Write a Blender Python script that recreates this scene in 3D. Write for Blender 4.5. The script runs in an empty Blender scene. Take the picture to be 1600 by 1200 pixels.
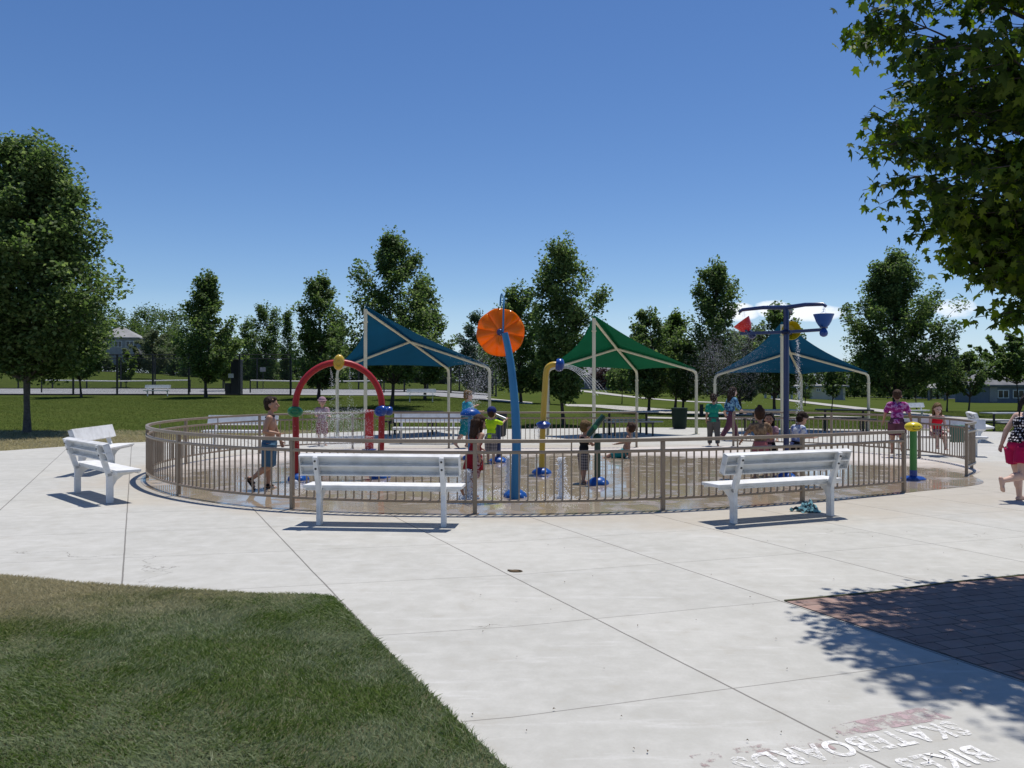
import bpy, math, random
import numpy as np
from mathutils import Vector, Matrix
R = math.radians
scene = bpy.context.scene
COL = scene.collection
F, EYE, YH = 1270.0, 1.6, 602.0

def gp(px, py, z=0.0):
    """ground point seen at a photo pixel"""
    d = F * (EYE - z) / (py - YH)
    return Vector(((px - 800) / F * d, d, z))

def pp(px, py, d):
    return Vector(((px - 800) / F * d, d, EYE - (py - YH) / F * d))

# ------------------------------------------------------------------ terrain
_tx = [-.75, -.55, -.315, -.12, .08, .24, .55, .75]
_td = [30, 60, 80, 165, 400, 4000]
_tz = [[0, .90, 1.29, 4.9, 9, 9], [0, .885, 1.29, 4.6, 9, 9], [0, .88, 1.25, 3.2, 6, 6], [0, .84, 1.15, 2.2, 4, 4],
       [0, .15, .3, 1.0, 1.5, 1.5], [0, -.05, -.05, .1, 0, 0], [0, -.3, -.5, -1.4, -3, -3], [0, -.3, -.5, -1.4, -3, -3]]
def tz(x, y):
    if y <= 30:
        return -.04
    t = min(max(x / y, _tx[0]), _tx[-1])
    i = max(k for k in range(len(_tx) - 1) if t >= _tx[k]); a = (t - _tx[i]) / (_tx[i + 1] - _tx[i]); a = a * a * (3 - 2 * a)
    yy = min(y, _td[-1] - 1)
    j = max(k for k in range(len(_td) - 1) if yy >= _td[k]); b = (yy - _td[j]) / (_td[j + 1] - _td[j])
    z0 = _tz[i][j] * (1 - b) + _tz[i][j + 1] * b
    z1 = _tz[i + 1][j] * (1 - b) + _tz[i + 1][j + 1] * b
    return z0 * (1 - a) + z1 * a - .04

# ------------------------------------------------------------------ materials
def new_mat(name):
    m = bpy.data.materials.new(name); m.use_nodes = True
    nt = m.node_tree; nt.nodes.clear()
    out = nt.nodes.new('ShaderNodeOutputMaterial')
    return m, nt, out
def N(nt, typ, **kw):
    n = nt.nodes.new(typ)
    for k, v in kw.items():
        if k.startswith('i_'):
            n.inputs[k[2:].replace('_', ' ')].default_value = v
        else:
            setattr(n, k, v)
    return n
def L(nt, a, b): nt.links.new(a, b)
def c4(c): return (c[0], c[1], c[2], 1.0)
def math_node(nt, op, a, b=None, clamp=False):
    n = nt.nodes.new('ShaderNodeMath'); n.operation = op; n.use_clamp = clamp
    for i, v in enumerate((a, b)):
        if v is None: continue
        if isinstance(v, (int, float)): n.inputs[i].default_value = v
        else: nt.links.new(v, n.inputs[i])
    return n.outputs[0]
def mixc(nt, fac, a, b):
    n = nt.nodes.new('ShaderNodeMix'); n.data_type = 'RGBA'
    for sock, v in ((n.inputs[0], fac), (n.inputs[6], a), (n.inputs[7], b)):
        if isinstance(v, (int, float)): sock.default_value = v
        elif isinstance(v, tuple): sock.default_value = c4(v)
        else: nt.links.new(v, sock)
    return n.outputs[2]
def noise(nt, vec, scale, detail=4, rough=.55):
    n = N(nt, 'ShaderNodeTexNoise'); n.inputs['Scale'].default_value = scale
    n.inputs['Detail'].default_value = detail; n.inputs['Roughness'].default_value = rough
    nt.links.new(vec, n.inputs['Vector']); return n.outputs['Fac']
def ramp(nt, fac, a, b):
    n = N(nt, 'ShaderNodeMapRange'); n.inputs['From Min'].default_value = a; n.inputs['From Max'].default_value = b
    nt.links.new(fac, n.inputs['Value']); return n.outputs['Result']
def bump(nt, h, strength, dist=.02):
    n = N(nt, 'ShaderNodeBump'); n.inputs['Strength'].default_value = strength; n.inputs['Distance'].default_value = dist
    nt.links.new(h, n.inputs['Height']); return n.outputs['Normal']
def principled(nt, out, col=None, rough=.5, normal=None, metal=0, spec=.5, **kw):
    p = N(nt, 'ShaderNodeBsdfPrincipled')
    if isinstance(col, tuple): p.inputs['Base Color'].default_value = c4(col)
    elif col is not None: nt.links.new(col, p.inputs['Base Color'])
    if isinstance(rough, (int, float)): p.inputs['Roughness'].default_value = rough
    else: nt.links.new(rough, p.inputs['Roughness'])
    p.inputs['Metallic'].default_value = metal
    p.inputs['Specular IOR Level'].default_value = spec
    if normal is not None: nt.links.new(normal, p.inputs['Normal'])
    for k, v in kw.items(): p.inputs[k.replace('_', ' ')].default_value = v
    if out is not None: nt.links.new(p.outputs[0], out.inputs['Surface'])
    return p
def objvec(nt):
    return N(nt, 'ShaderNodeTexCoord').outputs['Object']
def posvec(nt):
    return N(nt, 'ShaderNodeNewGeometry').outputs['Position']

def pmat(name, c1, c2=None, scale=6, rough=.55, bmp=0, metal=0, spec=.5, detail=5, lo=.35, hi=.65, bscale=None):
    m, nt, out = new_mat(name)
    v = objvec(nt)
    if c2 is None: c2 = tuple(x * .82 for x in c1)
    nf = noise(nt, v, scale, detail)
    col = mixc(nt, ramp(nt, nf, lo, hi), c1, c2)
    nor = bump(nt, noise(nt, v, bscale or scale * 6, 4), bmp) if bmp else None
    principled(nt, out, col, rough, nor, metal, spec)
    return m

def leaf_mat(name, dark, mid, light, trans=.35, rough=.62):
    m, nt, out = new_mat(name)
    g = N(nt, 'ShaderNodeNewGeometry')
    rnd = g.outputs['Random Per Island']
    big = noise(nt, g.outputs['Position'], .9, 2)
    f = math_node(nt, 'ADD', math_node(nt, 'MULTIPLY', rnd, .6), math_node(nt, 'MULTIPLY', big, .5))
    c = mixc(nt, ramp(nt, f, .2, .6), dark, mid)
    c = mixc(nt, ramp(nt, f, .6, .95), c, light)
    p = principled(nt, None, c, rough, None, 0, .22)
    t = N(nt, 'ShaderNodeBsdfTranslucent')
    hs = N(nt, 'ShaderNodeHueSaturation'); hs.inputs['Saturation'].default_value = 1.15; hs.inputs['Value'].default_value = 1.9
    L(nt, c, hs.inputs['Color']); L(nt, hs.outputs[0], t.inputs['Color'])
    mx = N(nt, 'ShaderNodeMixShader'); mx.inputs[0].default_value = trans
    L(nt, p.outputs[0], mx.inputs[1]); L(nt, t.outputs[0], mx.inputs[2]); L(nt, mx.outputs[0], out.inputs['Surface'])
    return m

M = {}
M['white_paint'] = pmat('white_paint', (.74, .74, .73), (.52, .515, .49), 7, .5, .06, lo=.42, hi=.85, detail=8)
M['bolt'] = pmat('bolt', (.05, .05, .05), None, 5, .4, metal=.8)
M['tan_metal'] = pmat('tan_metal', (.285, .215, .150), (.225, .17, .118), 4, .33)
M['bin_green'] = pmat('bin_green', (.008, .022, .014), None, 6, .6, spec=.2)
M['cream'] = pmat('cream', (.66, .60, .43), (.58, .53, .38), 2, .5, spec=.3)
M['red'] = pmat('red', (.40, .020, .022), (.32, .018, .02), 3, .42, spec=.3)
M['skyblue'] = pmat('skyblue', (.035, .20, .40), (.028, .165, .35), 2, .4, spec=.3)
M['yellow'] = pmat('yellow', (.58, .38, .035), (.52, .33, .03), 3, .3)
M['bright_yellow'] = pmat('bright_yellow', (.75, .60, .02), None, 3, .25)
M['royal'] = pmat('royal', (.015, .065, .30), (.012, .05, .24), 3, .22)
M['navy'] = pmat('navy', (.012, .032, .13), (.01, .026, .10), 3, .28)
M['midblue'] = pmat('midblue', (.012, .085, .34), None, 3, .35, spec=.3)
M['green_plastic'] = pmat('green_plastic', (.02, .20, .07), (.015, .16, .055), 3, .25)
M['bright_green'] = pmat('bright_green', (.05, .25, .04), (.04, .2, .035), 3, .3)
M['dark_green'] = pmat('dark_green', (.010, .05, .028), None, 3, .35)
M['bucket_red'] = pmat('bucket_red', (.70, .015, .02), None, 3, .3)
M['hole'] = pmat('hole', (.012, .012, .012), None, 5, .6)
M['dark_metal'] = pmat('dark_metal', (.014, .015, .016), None, 8, .55)
M['grey_metal'] = pmat('grey_metal', (.33, .34, .35), None, 8, .4, metal=.6)
M['bark'] = pmat('bark', (.075, .06, .045), (.035, .028, .022), 14, .9, .6, bscale=30)
M['bark_grey'] = pmat('bark_grey', (.13, .115, .10), (.06, .052, .045), 14, .9, .6, bscale=30)
M['leaf'] = leaf_mat('leaf', (.028, .052, .016), (.092, .142, .044), (.200, .250, .100), .44)
M['leaf_wood'] = leaf_mat('leaf_wood', (.03, .055, .018), (.075, .115, .034), (.14, .19, .065), .35)
M['leaf_maple'] = leaf_mat('leaf_maple', (.018, .036, .008), (.050, .086, .014), (.18, .235, .035), .44)
M['leaf_blue'] = leaf_mat('leaf_blue', (.026, .050, .030), (.066, .10, .058), (.12, .16, .09), .38)
M['leaf_olive'] = leaf_mat('leaf_olive', (.06, .08, .04), (.115, .14, .075), (.17, .195, .11), .35)
M['leaf_light'] = leaf_mat('leaf_light', (.045, .08, .016), (.095, .15, .03), (.16, .22, .05), .4)
M['leaf_purple'] = leaf_mat('leaf_purple', (.02, .012, .012), (.045, .022, .022), (.08, .04, .035), .2)

# skin & cloth
def skin(name, c): return pmat(name, c, tuple(x * .88 for x in c), 5, .5, spec=.35)
M['skin'] = skin('skin', (.52, .30, .21)); M['skin_tan'] = skin('skin_tan', (.42, .23, .15)); M['skin_pale'] = skin('skin_pale', (.62, .40, .31))
M['hair_dark'] = pmat('hair_dark', (.020, .012, .008), (.035, .021, .014), 25, .7, .3, spec=.15)
M['hair_black'] = pmat('hair_black', (.010, .008, .008), (.02, .015, .013), 25, .65, .3, spec=.2)
M['hair_brown'] = pmat('hair_brown', (.038, .018, .010), (.065, .032, .017), 30, .65, .6, spec=.2)
M['hair_blond'] = pmat('hair_blond', (.19, .115, .045), (.10, .058, .022), 30, .65, .6, spec=.2)
M['eye'] = pmat('eye', (.01, .01, .01), None, 5, .2)
M['lips'] = pmat('lips', (.30, .09, .08), None, 5, .5)
def cloth(name, c, c2=None, scale=7): return pmat(name, c, c2, scale, .85, .12, spec=.2, bscale=40)
for nm, c in {'jean_blue': (.06, .13, .20), 'swim_red': (.30, .012, .02), 'neon': (.52, .80, .02), 'cap_blue': (.012, .022, .12), 'teal_shirt': (.01, .20, .21),
              'aqua': (.02, .30, .40), 'green_tee': (.010, .22, .15), 'grey_pants': (.10, .095, .085), 'khaki': (.30, .20, .11), 'pink_skirt': (.42, .13, .13),
              'black_cloth': (.012, .012, .014), 'maroon': (.10, .02, .04), 'bright_red': (.75, .012, .03), 'magenta': (.42, .008, .075), 'pinkgrey': (.35, .22, .26),
              'white_cloth': (.75, .75, .76), 'cloth_blue': (.02, .05, .28), 'green_towel': (.10, .20, .15), 'sandal': (.02, .016, .014), 'plum': (.13, .05, .07)}.items():
    M[nm] = cloth(nm, c)
def pattern_mat(name, a, b, kind, scale):
    m, nt, out = new_mat(name); v = objvec(nt)
    if kind == 'dots':
        t = N(nt, 'ShaderNodeTexVoronoi'); t.inputs['Scale'].default_value = scale; t.inputs['Randomness'].default_value = .25; L(nt, v, t.inputs['Vector'])
        f = math_node(nt, 'LESS_THAN', t.outputs['Distance'], .36)
    elif kind == 'plaid':
        sx = N(nt, 'ShaderNodeSeparateXYZ'); L(nt, v, sx.inputs[0])
        fx = math_node(nt, 'LESS_THAN', math_node(nt, 'FRACT', math_node(nt, 'MULTIPLY', math_node(nt, 'ADD', sx.outputs[0], sx.outputs[1]), scale)), .4)
        fz = math_node(nt, 'LESS_THAN', math_node(nt, 'FRACT', math_node(nt, 'MULTIPLY', sx.outputs[2], scale)), .4)
        f = math_node(nt, 'MULTIPLY', math_node(nt, 'ADD', fx, fz), .5)
    else:
        f = ramp(nt, noise(nt, v, scale, 3), .47, .53)
    principled(nt, out, mixc(nt, f, a, b), .85, None, 0, .2)
    return m
M['polka'] = pattern_mat('polka', (.010, .008, .012), (.75, .70, .72), 'dots', 26)
M['plaid_grey'] = pattern_mat('plaid_grey', (.30, .26, .24), (.09, .08, .085), 'plaid', 16)
M['plaid_dark'] = pattern_mat('plaid_dark', (.05, .045, .05), (.34, .31, .29), 'plaid', 22)
M['blue_print'] = pattern_mat('blue_print', (.02, .07, .16), (.16, .32, .45), 'noise', 18)
M['tie_dye'] = pattern_mat('tie_dye', (.26, .02, .15), (.50, .22, .42), 'noise', 13)
M['camo'] = pattern_mat('camo', (.30, .20, .12), (.17, .11, .07), 'noise', 20)
M['red_print'] = pattern_mat('red_print', (.17, .01, .025), (.5, .35, .33), 'noise', 24)
M['towel'] = pattern_mat('towel', (.012, .03, .045), (.16, .34, .40), 'noise', 22)
M['striped_white'] = pattern_mat('striped_white', (.70, .72, .76), (.18, .25, .5), 'noise', 9)

def fabric_mat(name, c, t=.45):
    m, nt, out = new_mat(name); v = objvec(nt)
    nf = noise(nt, v, 1.3, 3)
    col = mixc(nt, ramp(nt, nf, .3, .7), c, tuple(x * .85 for x in c))
    p = principled(nt, None, col, .8, bump(nt, noise(nt, v, 300, 2), .15), 0, .2)
    tr = N(nt, 'ShaderNodeBsdfTranslucent'); L(nt, col, tr.inputs['Color'])
    mx = N(nt, 'ShaderNodeMixShader'); mx.inputs[0].default_value = t
    L(nt, p.outputs[0], mx.inputs[1]); L(nt, tr.outputs[0], mx.inputs[2]); L(nt, mx.outputs[0], out.inputs['Surface'])
    return m
M['fabric_blue'] = fabric_mat('fabric_blue', (.012, .15, .27))
M['fabric_green'] = fabric_mat('fabric_green', (.005, .20, .095))
M['orange'] = fabric_mat('orange_translucent_plastic', (.95, .30, .008), .6)
nt = M['orange'].node_tree
for n in nt.nodes:
    if n.type == 'BSDF_PRINCIPLED': n.inputs['Roughness'].default_value = .15; n.inputs['Specular IOR Level'].default_value = .6
    if n.type == 'BUMP': n.inputs['Strength'].default_value = 0

def water_mat():
    m, nt, out = new_mat('water_drops')
    p = principled(nt, None, (.93, .95, .97), .15, None, 0, .6)
    t = N(nt, 'ShaderNodeBsdfTranslucent'); t.inputs['Color'].default_value = (.93, .95, .97, 1)
    mx = N(nt, 'ShaderNodeMixShader'); mx.inputs[0].default_value = .5
    L(nt, p.outputs[0], mx.inputs[1]); L(nt, t.outputs[0], mx.inputs[2]); L(nt, mx.outputs[0], out.inputs['Surface'])
    return m
M['water'] = water_mat()

def concrete_mat():
    m, nt, out = new_mat('plaza_concrete'); v = posvec(nt)
    s = N(nt, 'ShaderNodeSeparateXYZ'); L(nt, v, s.inputs[0]); x, y = s.outputs[0], s.outputs[1]
    # long joints
    wob = math_node(nt, 'MULTIPLY', math_node(nt, 'SUBTRACT', noise(nt, v, 2.5, 2), .5), .012)
    a = math_node(nt, 'ADD', math_node(nt, 'ADD', x, math_node(nt, 'MULTIPLY', math_node(nt, 'SUBTRACT', y, 6.16), .463)), 1.33 + 1.63 * 40)
    a = math_node(nt, 'ADD', a, wob)
    cell_a = math_node(nt, 'FLOOR', math_node(nt, 'DIVIDE', a, 1.63))
    fa = math_node(nt, 'FRACT', math_node(nt, 'DIVIDE', a, 1.63))
    da = math_node(nt, 'MULTIPLY', math_node(nt, 'MINIMUM', fa, math_node(nt, 'SUBTRACT', 1.0, fa)), 1.63)
    xs = math_node(nt, 'MULTIPLY', math_node(nt, 'MAXIMUM', x, 0), -.32)
    xn = math_node(nt, 'MULTIPLY', math_node(nt, 'MINIMUM', x, 0), -.22)
    b = math_node(nt, 'ADD', math_node(nt, 'ADD', math_node(nt, 'ADD', y, xs), xn), 1.47 * 40 - 3.92)
    b = math_node(nt, 'ADD', b, wob)
    cell_b = math_node(nt, 'FLOOR', math_node(nt, 'DIVIDE', b, 1.47))
    fb = math_node(nt, 'FRACT', math_node(nt, 'DIVIDE', b, 1.47))
    db = math_node(nt, 'MULTIPLY', math_node(nt, 'MINIMUM', fb, math_node(nt, 'SUBTRACT', 1.0, fb)), 1.47)
    ja = math_node(nt, 'LESS_THAN', da, .0075)
    jb = math_node(nt, 'MULTIPLY', math_node(nt, 'LESS_THAN', db, .005), .75)
    joint = math_node(nt, 'MAXIMUM', ja, jb)
    # slab tone
    cv = N(nt, 'ShaderNodeCombineXYZ'); L(nt, cell_a, cv.inputs[0]); L(nt, cell_b, cv.inputs[1])
    wn = N(nt, 'ShaderNodeTexWhiteNoise'); L(nt, cv.outputs[0], wn.inputs['Vector'])
    n1 = noise(nt, v, .7, 6, .6); n2 = noise(nt, v, 5, 8, .65); n3 = noise(nt, v, 60, 3)
    col = mixc(nt, ramp(nt, n1, .3, .72), (.485, .475, .435), (.395, .388, .352))
    col = mixc(nt, math_node(nt, 'MULTIPLY', wn.outputs['Value'], .38), col, (.385, .38, .35))
    col = mixc(nt, math_node(nt, 'MULTIPLY', ramp(nt, n2, .45, .75), .4), col, (.60, .59, .555))
    col = mixc(nt, math_node(nt, 'MULTIPLY', ramp(nt, n2, .43, .25), .6), col, (.36, .335, .285))
    mp = N(nt, 'ShaderNodeMapping'); mp.inputs['Rotation'].default_value = (0, 0, -.35); mp.inputs['Scale'].default_value = (.6, 4, 1); L(nt, v, mp.inputs['Vector'])
    n5 = noise(nt, mp.outputs[0], 2.2, 6, .7)
    col = mixc(nt, math_node(nt, 'MULTIPLY', ramp(nt, n5, .56, .72), .4), col, (.66, .655, .64))
    col = mixc(nt, math_node(nt, 'MULTIPLY', ramp(nt, n3, .4, .7), .14), col, (.34, .32, .29))
    sp = N(nt, 'ShaderNodeTexVoronoi'); sp.inputs['Scale'].default_value = 3.2; L(nt, v, sp.inputs['Vector'])
    spot = math_node(nt, 'LESS_THAN', math_node(nt, 'ADD', sp.outputs['Distance'], math_node(nt, 'MULTIPLY', noise(nt, v, 40, 2), .03)), .028)
    col = mixc(nt, math_node(nt, 'MULTIPLY', spot, .55), col, (.12, .11, .095))
    vc = N(nt, 'ShaderNodeTexVoronoi'); vc.feature = 'DISTANCE_TO_EDGE'; vc.inputs['Scale'].default_value = .30
    wv = N(nt, 'ShaderNodeVectorMath'); wv.operation = 'ADD'; L(nt, v, wv.inputs[0]); nzc = N(nt, 'ShaderNodeTexNoise'); nzc.inputs['Scale'].default_value = 1.7; nzc.inputs['Detail'].default_value = 6; L(nt, v, nzc.inputs['Vector'])
    sc_ = N(nt, 'ShaderNodeVectorMath'); sc_.operation = 'SCALE'; sc_.inputs['Scale'].default_value = .9; L(nt, nzc.outputs['Color'], sc_.inputs[0]); L(nt, sc_.outputs[0], wv.inputs[1]); L(nt, wv.outputs[0], vc.inputs['Vector'])
    crack = math_node(nt, 'MULTIPLY', math_node(nt, 'LESS_THAN', vc.outputs['Distance'], .0012), math_node(nt, 'GREATER_THAN', noise(nt, v, .35, 2), .57))
    col = mixc(nt, math_node(nt, 'MULTIPLY', crack, .6), col, (.13, .12, .10))
    # water stains spread round the pad edge
    dx = math_node(nt, 'DIVIDE', math_node(nt, 'SUBTRACT', x, 1.2), 8.4); dy = math_node(nt, 'DIVIDE', math_node(nt, 'SUBTRACT', y, 15.7), 6.1)
    rr = math_node(nt, 'SQRT', math_node(nt, 'ADD', math_node(nt, 'MULTIPLY', dx, dx), math_node(nt, 'MULTIPLY', dy, dy)))
    st = math_node(nt, 'ADD', rr, math_node(nt, 'MULTIPLY', math_node(nt, 'SUBTRACT', n1, .5), .5))
    col = mixc(nt, math_node(nt, 'MULTIPLY', ramp(nt, st, 1.12, .98), .45), col, (.36, .30, .22))
    col = mixc(nt, math_node(nt, 'MULTIPLY', joint, .72), col, (.09, .08, .07))
    h = math_node(nt, 'SUBTRACT', math_node(nt, 'MULTIPLY', n3, .15), joint)
    principled(nt, out, col, .8, bump(nt, h, .35, .01), 0, .25)
    return m
M['concrete'] = concrete_mat()

def pad_mat():
    m, nt, out = new_mat('wet_pad'); v = posvec(nt)
    s = N(nt, 'ShaderNodeSeparateXYZ'); L(nt, v, s.inputs[0]); x, y = s.outputs[0], s.outputs[1]
    dx = math_node(nt, 'DIVIDE', math_node(nt, 'SUBTRACT', x, 1.0), 7.9); dy = math_node(nt, 'DIVIDE', math_node(nt, 'SUBTRACT', y, 15.3), 5.2)
    rr = math_node(nt, 'SQRT', math_node(nt, 'ADD', math_node(nt, 'MULTIPLY', dx, dx), math_node(nt, 'MULTIPLY', dy, dy)))
    n1 = noise(nt, v, .55, 6, .6); n2 = noise(nt, v, 2.4, 7, .6); n3 = noise(nt, v, 22, 3)
    # back half drier
    dryness = math_node(nt, 'ADD', math_node(nt, 'ADD', rr, math_node(nt, 'MULTIPLY', math_node(nt, 'SUBTRACT', n1, .5), .9)), math_node(nt, 'MULTIPLY', math_node(nt, 'SUBTRACT', y, 15.6), .085))
    dry = ramp(nt, dryness, .78, 1.12)
    wet = mixc(nt, ramp(nt, n2, .32, .68), (.345, .285, .205), (.225, .178, .125))
    wet = mixc(nt, math_node(nt, 'MULTIPLY', ramp(nt, n1, .5, .7), .5), wet, (.36, .32, .27))
    dryc = mixc(nt, ramp(nt, n2, .3, .7), (.56, .51, .46), (.48, .43, .38))
    col = mixc(nt, dry, wet, dryc)
    j = N(nt, 'ShaderNodeMath'); j.operation = 'FRACT'; L(nt, math_node(nt, 'DIVIDE', math_node(nt, 'ADD', x, math_node(nt, 'MULTIPLY', y, .463)), 3.26), j.inputs[0])
    joint = math_node(nt, 'LESS_THAN', j.outputs[0], .004)
    col = mixc(nt, math_node(nt, 'MULTIPLY', joint, .5), col, (.08, .07, .06))
    pud = ramp(nt, math_node(nt, 'ADD', n2, math_node(nt, 'MULTIPLY', dry, .4)), .64, .50)
    rough = math_node(nt, 'SUBTRACT', .45, math_node(nt, 'MULTIPLY', pud, .40))
    rough = math_node(nt, 'ADD', rough, math_node(nt, 'MULTIPLY', dry, .12), True)
    principled(nt, out, col, rough, bump(nt, n3, .025, .01), 0, .75)
    return m
M['pad'] = pad_mat()

def lawn_mat(name='lawn', near=False):
    m, nt, out = new_mat(name); v = posvec(nt)
    n1 = noise(nt, v, .12 if not near else .9, 5); n2 = noise(nt, v, 1.4 if not near else 4, 6, .65); n3 = noise(nt, v, 25, 4, .7)
    col = mixc(nt, ramp(nt, n1, .35, .65), (.084, .112, .026), (.064, .090, .021))
    col = mixc(nt, math_node(nt, 'MULTIPLY', ramp(nt, n2, .46, .68), .7), col, (.108, .118, .036))
    col = mixc(nt, math_node(nt, 'MULTIPLY', ramp(nt, n3, .35, .7), .55), col, (.034, .052, .014))
    mp = N(nt, 'ShaderNodeMapping'); mp.inputs['Scale'].default_value = (.25, 1.0, 1); L(nt, v, mp.inputs['Vector'])
    col = mixc(nt, math_node(nt, 'MULTIPLY', ramp(nt, noise(nt, mp.outputs[0], .55, 5, .6), .42, .66), .45), col, (.046, .070, .018))
    if not near:
        s = N(nt, 'ShaderNodeSeparateXYZ'); L(nt, v, s.inputs[0])
        e = math_node(nt, 'ADD', s.outputs[1], math_node(nt, 'MULTIPLY', math_node(nt, 'SUBTRACT', n2, .5), 5))
        e = math_node(nt, 'ADD', e, math_node(nt, 'MULTIPLY', math_node(nt, 'ABSOLUTE', s.outputs[0]), .25))
        col = mixc(nt, math_node(nt, 'MULTIPLY', ramp(nt, e, 31.5, 27.5), .8), col, (.19, .165, .08))
    principled(nt, out, col, 1.0, bump(nt, n3, .6, .05), 0, 0.0)
    return m
M['lawn'] = lawn_mat()
M['soil'] = pmat('soil', (.06, .075, .028), (.09, .085, .04), 6, .95, .4)

def blade_mat():
    m, nt, out = new_mat('grass_blades'); g = N(nt, 'ShaderNodeNewGeometry'); v = g.outputs['Position']
    n1 = noise(nt, v, 1.1, 4, .6); r = g.outputs['Random Per Island']
    s = N(nt, 'ShaderNodeSeparateXYZ'); L(nt, v, s.inputs[0])
    col = mixc(nt, r, (.052, .108, .013), (.160, .230, .05))
    pale = math_node(nt, 'MULTIPLY', ramp(nt, math_node(nt, 'ADD', n1, math_node(nt, 'MULTIPLY', r, .22)), .54, .70), .9)
    col = mixc(nt, pale, col, (.27, .32, .19))
    # straw coloured area at the far left of the lawn
    e = math_node(nt, 'ADD', math_node(nt, 'MULTIPLY', s.outputs[0], -.75), math_node(nt, 'MULTIPLY', s.outputs[1], .95))
    e = math_node(nt, 'ADD', e, math_node(nt, 'MULTIPLY', math_node(nt, 'SUBTRACT', n1, .5), 3.0))
    st = math_node(nt, 'MULTIPLY', ramp(nt, math_node(nt, 'ADD', e, math_node(nt, 'MULTIPLY', r, .8)), 7.3, 8.9), .9)
    col = mixc(nt, st, col, (.46, .40, .24))
    p = principled(nt, None, col, .5, None, 0, .3)
    t = N(nt, 'ShaderNodeBsdfTranslucent'); L(nt, col, t.inputs['Color'])
    mx = N(nt, 'ShaderNodeMixShader'); mx.inputs[0].default_value = .45
    L(nt, p.outputs[0], mx.inputs[1]); L(nt, t.outputs[0], mx.inputs[2]); L(nt, mx.outputs[0], out.inputs['Surface'])
    return m
M['blades'] = blade_mat()
def blade_far():
    m, nt, out = new_mat('mown_grass'); g = N(nt, 'ShaderNodeNewGeometry')
    c = mixc(nt, g.outputs['Random Per Island'], (.075, .115, .022), (.17, .20, .055))
    p = principled(nt, None, c, .8, None, 0, .1); t = N(nt, 'ShaderNodeBsdfTranslucent'); L(nt, c, t.inputs['Color'])
    mx = N(nt, 'ShaderNodeMixShader'); mx.inputs[0].default_value = .35
    L(nt, p.outputs[0], mx.inputs[1]); L(nt, t.outputs[0], mx.inputs[2]); L(nt, mx.outputs[0], out.inputs['Surface']); return m
M['blades_far'] = blade_far()

def paver_mat():
    m, nt, out = new_mat('pavers'); v = posvec(nt)
    mp = N(nt, 'ShaderNodeMapping'); mp.inputs['Rotation'].default_value = (0, 0, -.30); L(nt, v, mp.inputs['Vector'])
    b = N(nt, 'ShaderNodeTexBrick'); L(nt, mp.outputs[0], b.inputs['Vector'])
    b.inputs['Scale'].default_value = 1; b.inputs['Brick Width'].default_value = .21; b.inputs['Row Height'].default_value = .135
    b.inputs['Mortar Size'].default_value = .006; b.inputs['Mortar Smooth'].default_value = .3
    b.inputs['Color1'].default_value = (.37, .245, .20, 1); b.inputs['Color2'].default_value = (.27, .175, .145, 1); b.inputs['Mortar'].default_value = (.07, .055, .045, 1)
    n2 = noise(nt, v, 9, 6); n3 = noise(nt, v, 90, 3)
    col = mixc(nt, math_node(nt, 'MULTIPLY', ramp(nt, n2, .4, .7), .4), b.outputs['Color'], (.36, .30, .27))
    col = mixc(nt, math_node(nt, 'MULTIPLY', n3, .35), col, (.15, .11, .095))
    h = math_node(nt, 'SUBTRACT', math_node(nt, 'MULTIPLY', n3, .2), b.outputs['Fac'])
    principled(nt, out, col, .85, bump(nt, h, .6, .012), 0, .2)
    return m
M['pavers'] = paver_mat()
M['path'] = pmat('path_concrete', (.42, .40, .36), (.34, .325, .29), .4, .85)
M['court'] = pmat('court', (.27, .27, .265), (.22, .22, .22), .3, .85)
M['asphalt'] = pmat('asphalt', (.10, .10, .10), (.07, .07, .07), .5, .9)
M['hazed_rock'] = pmat('mountain_haze_tint', (.20, .23, .28), (.27, .29, .33), .002, .95)  # blue of the distant air is painted into the mountain base colour
M['roof_grey'] = pmat('roof_grey', (.20, .20, .20), (.14, .14, .145), 1.2, .9, .2)
M['roof_light'] = pmat('roof_light', (.29, .285, .28), (.23, .23, .225), .8, .8)
M['siding_blue'] = pmat('siding_blue', (.13, .15, .19), (.11, .13, .16), 1, .8)
M['siding_beige'] = pmat('siding_beige', (.66, .57, .42), (.60, .52, .38), 1, .85)
M['siding_grey'] = pmat('siding_grey', (.28, .28, .28), None, 1, .85)
M['trim_white'] = pmat('trim_white', (.72, .72, .70), None, 2, .6)
M['glass_dark'] = pmat('glass_dark', (.02, .025, .03), None, 3, .08)
M['car_white'] = pmat('car_white', (.75, .76, .78), None, 2, .2)
M['car_silver'] = pmat('car_silver', (.45, .47, .50), None, 2, .25, metal=.5)
M['car_black'] = pmat('car_black', (.02, .02, .022), None, 2, .2)
M['rubber'] = pmat('rubber', (.015, .015, .015), None, 5, .8)
M['net'] = pmat('net', (.03, .035, .03), None, 5, .8)
M['leaf_litter'] = pmat('leaf_litter', (.06, .042, .022), (.12, .08, .04), 30, .9)

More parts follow.
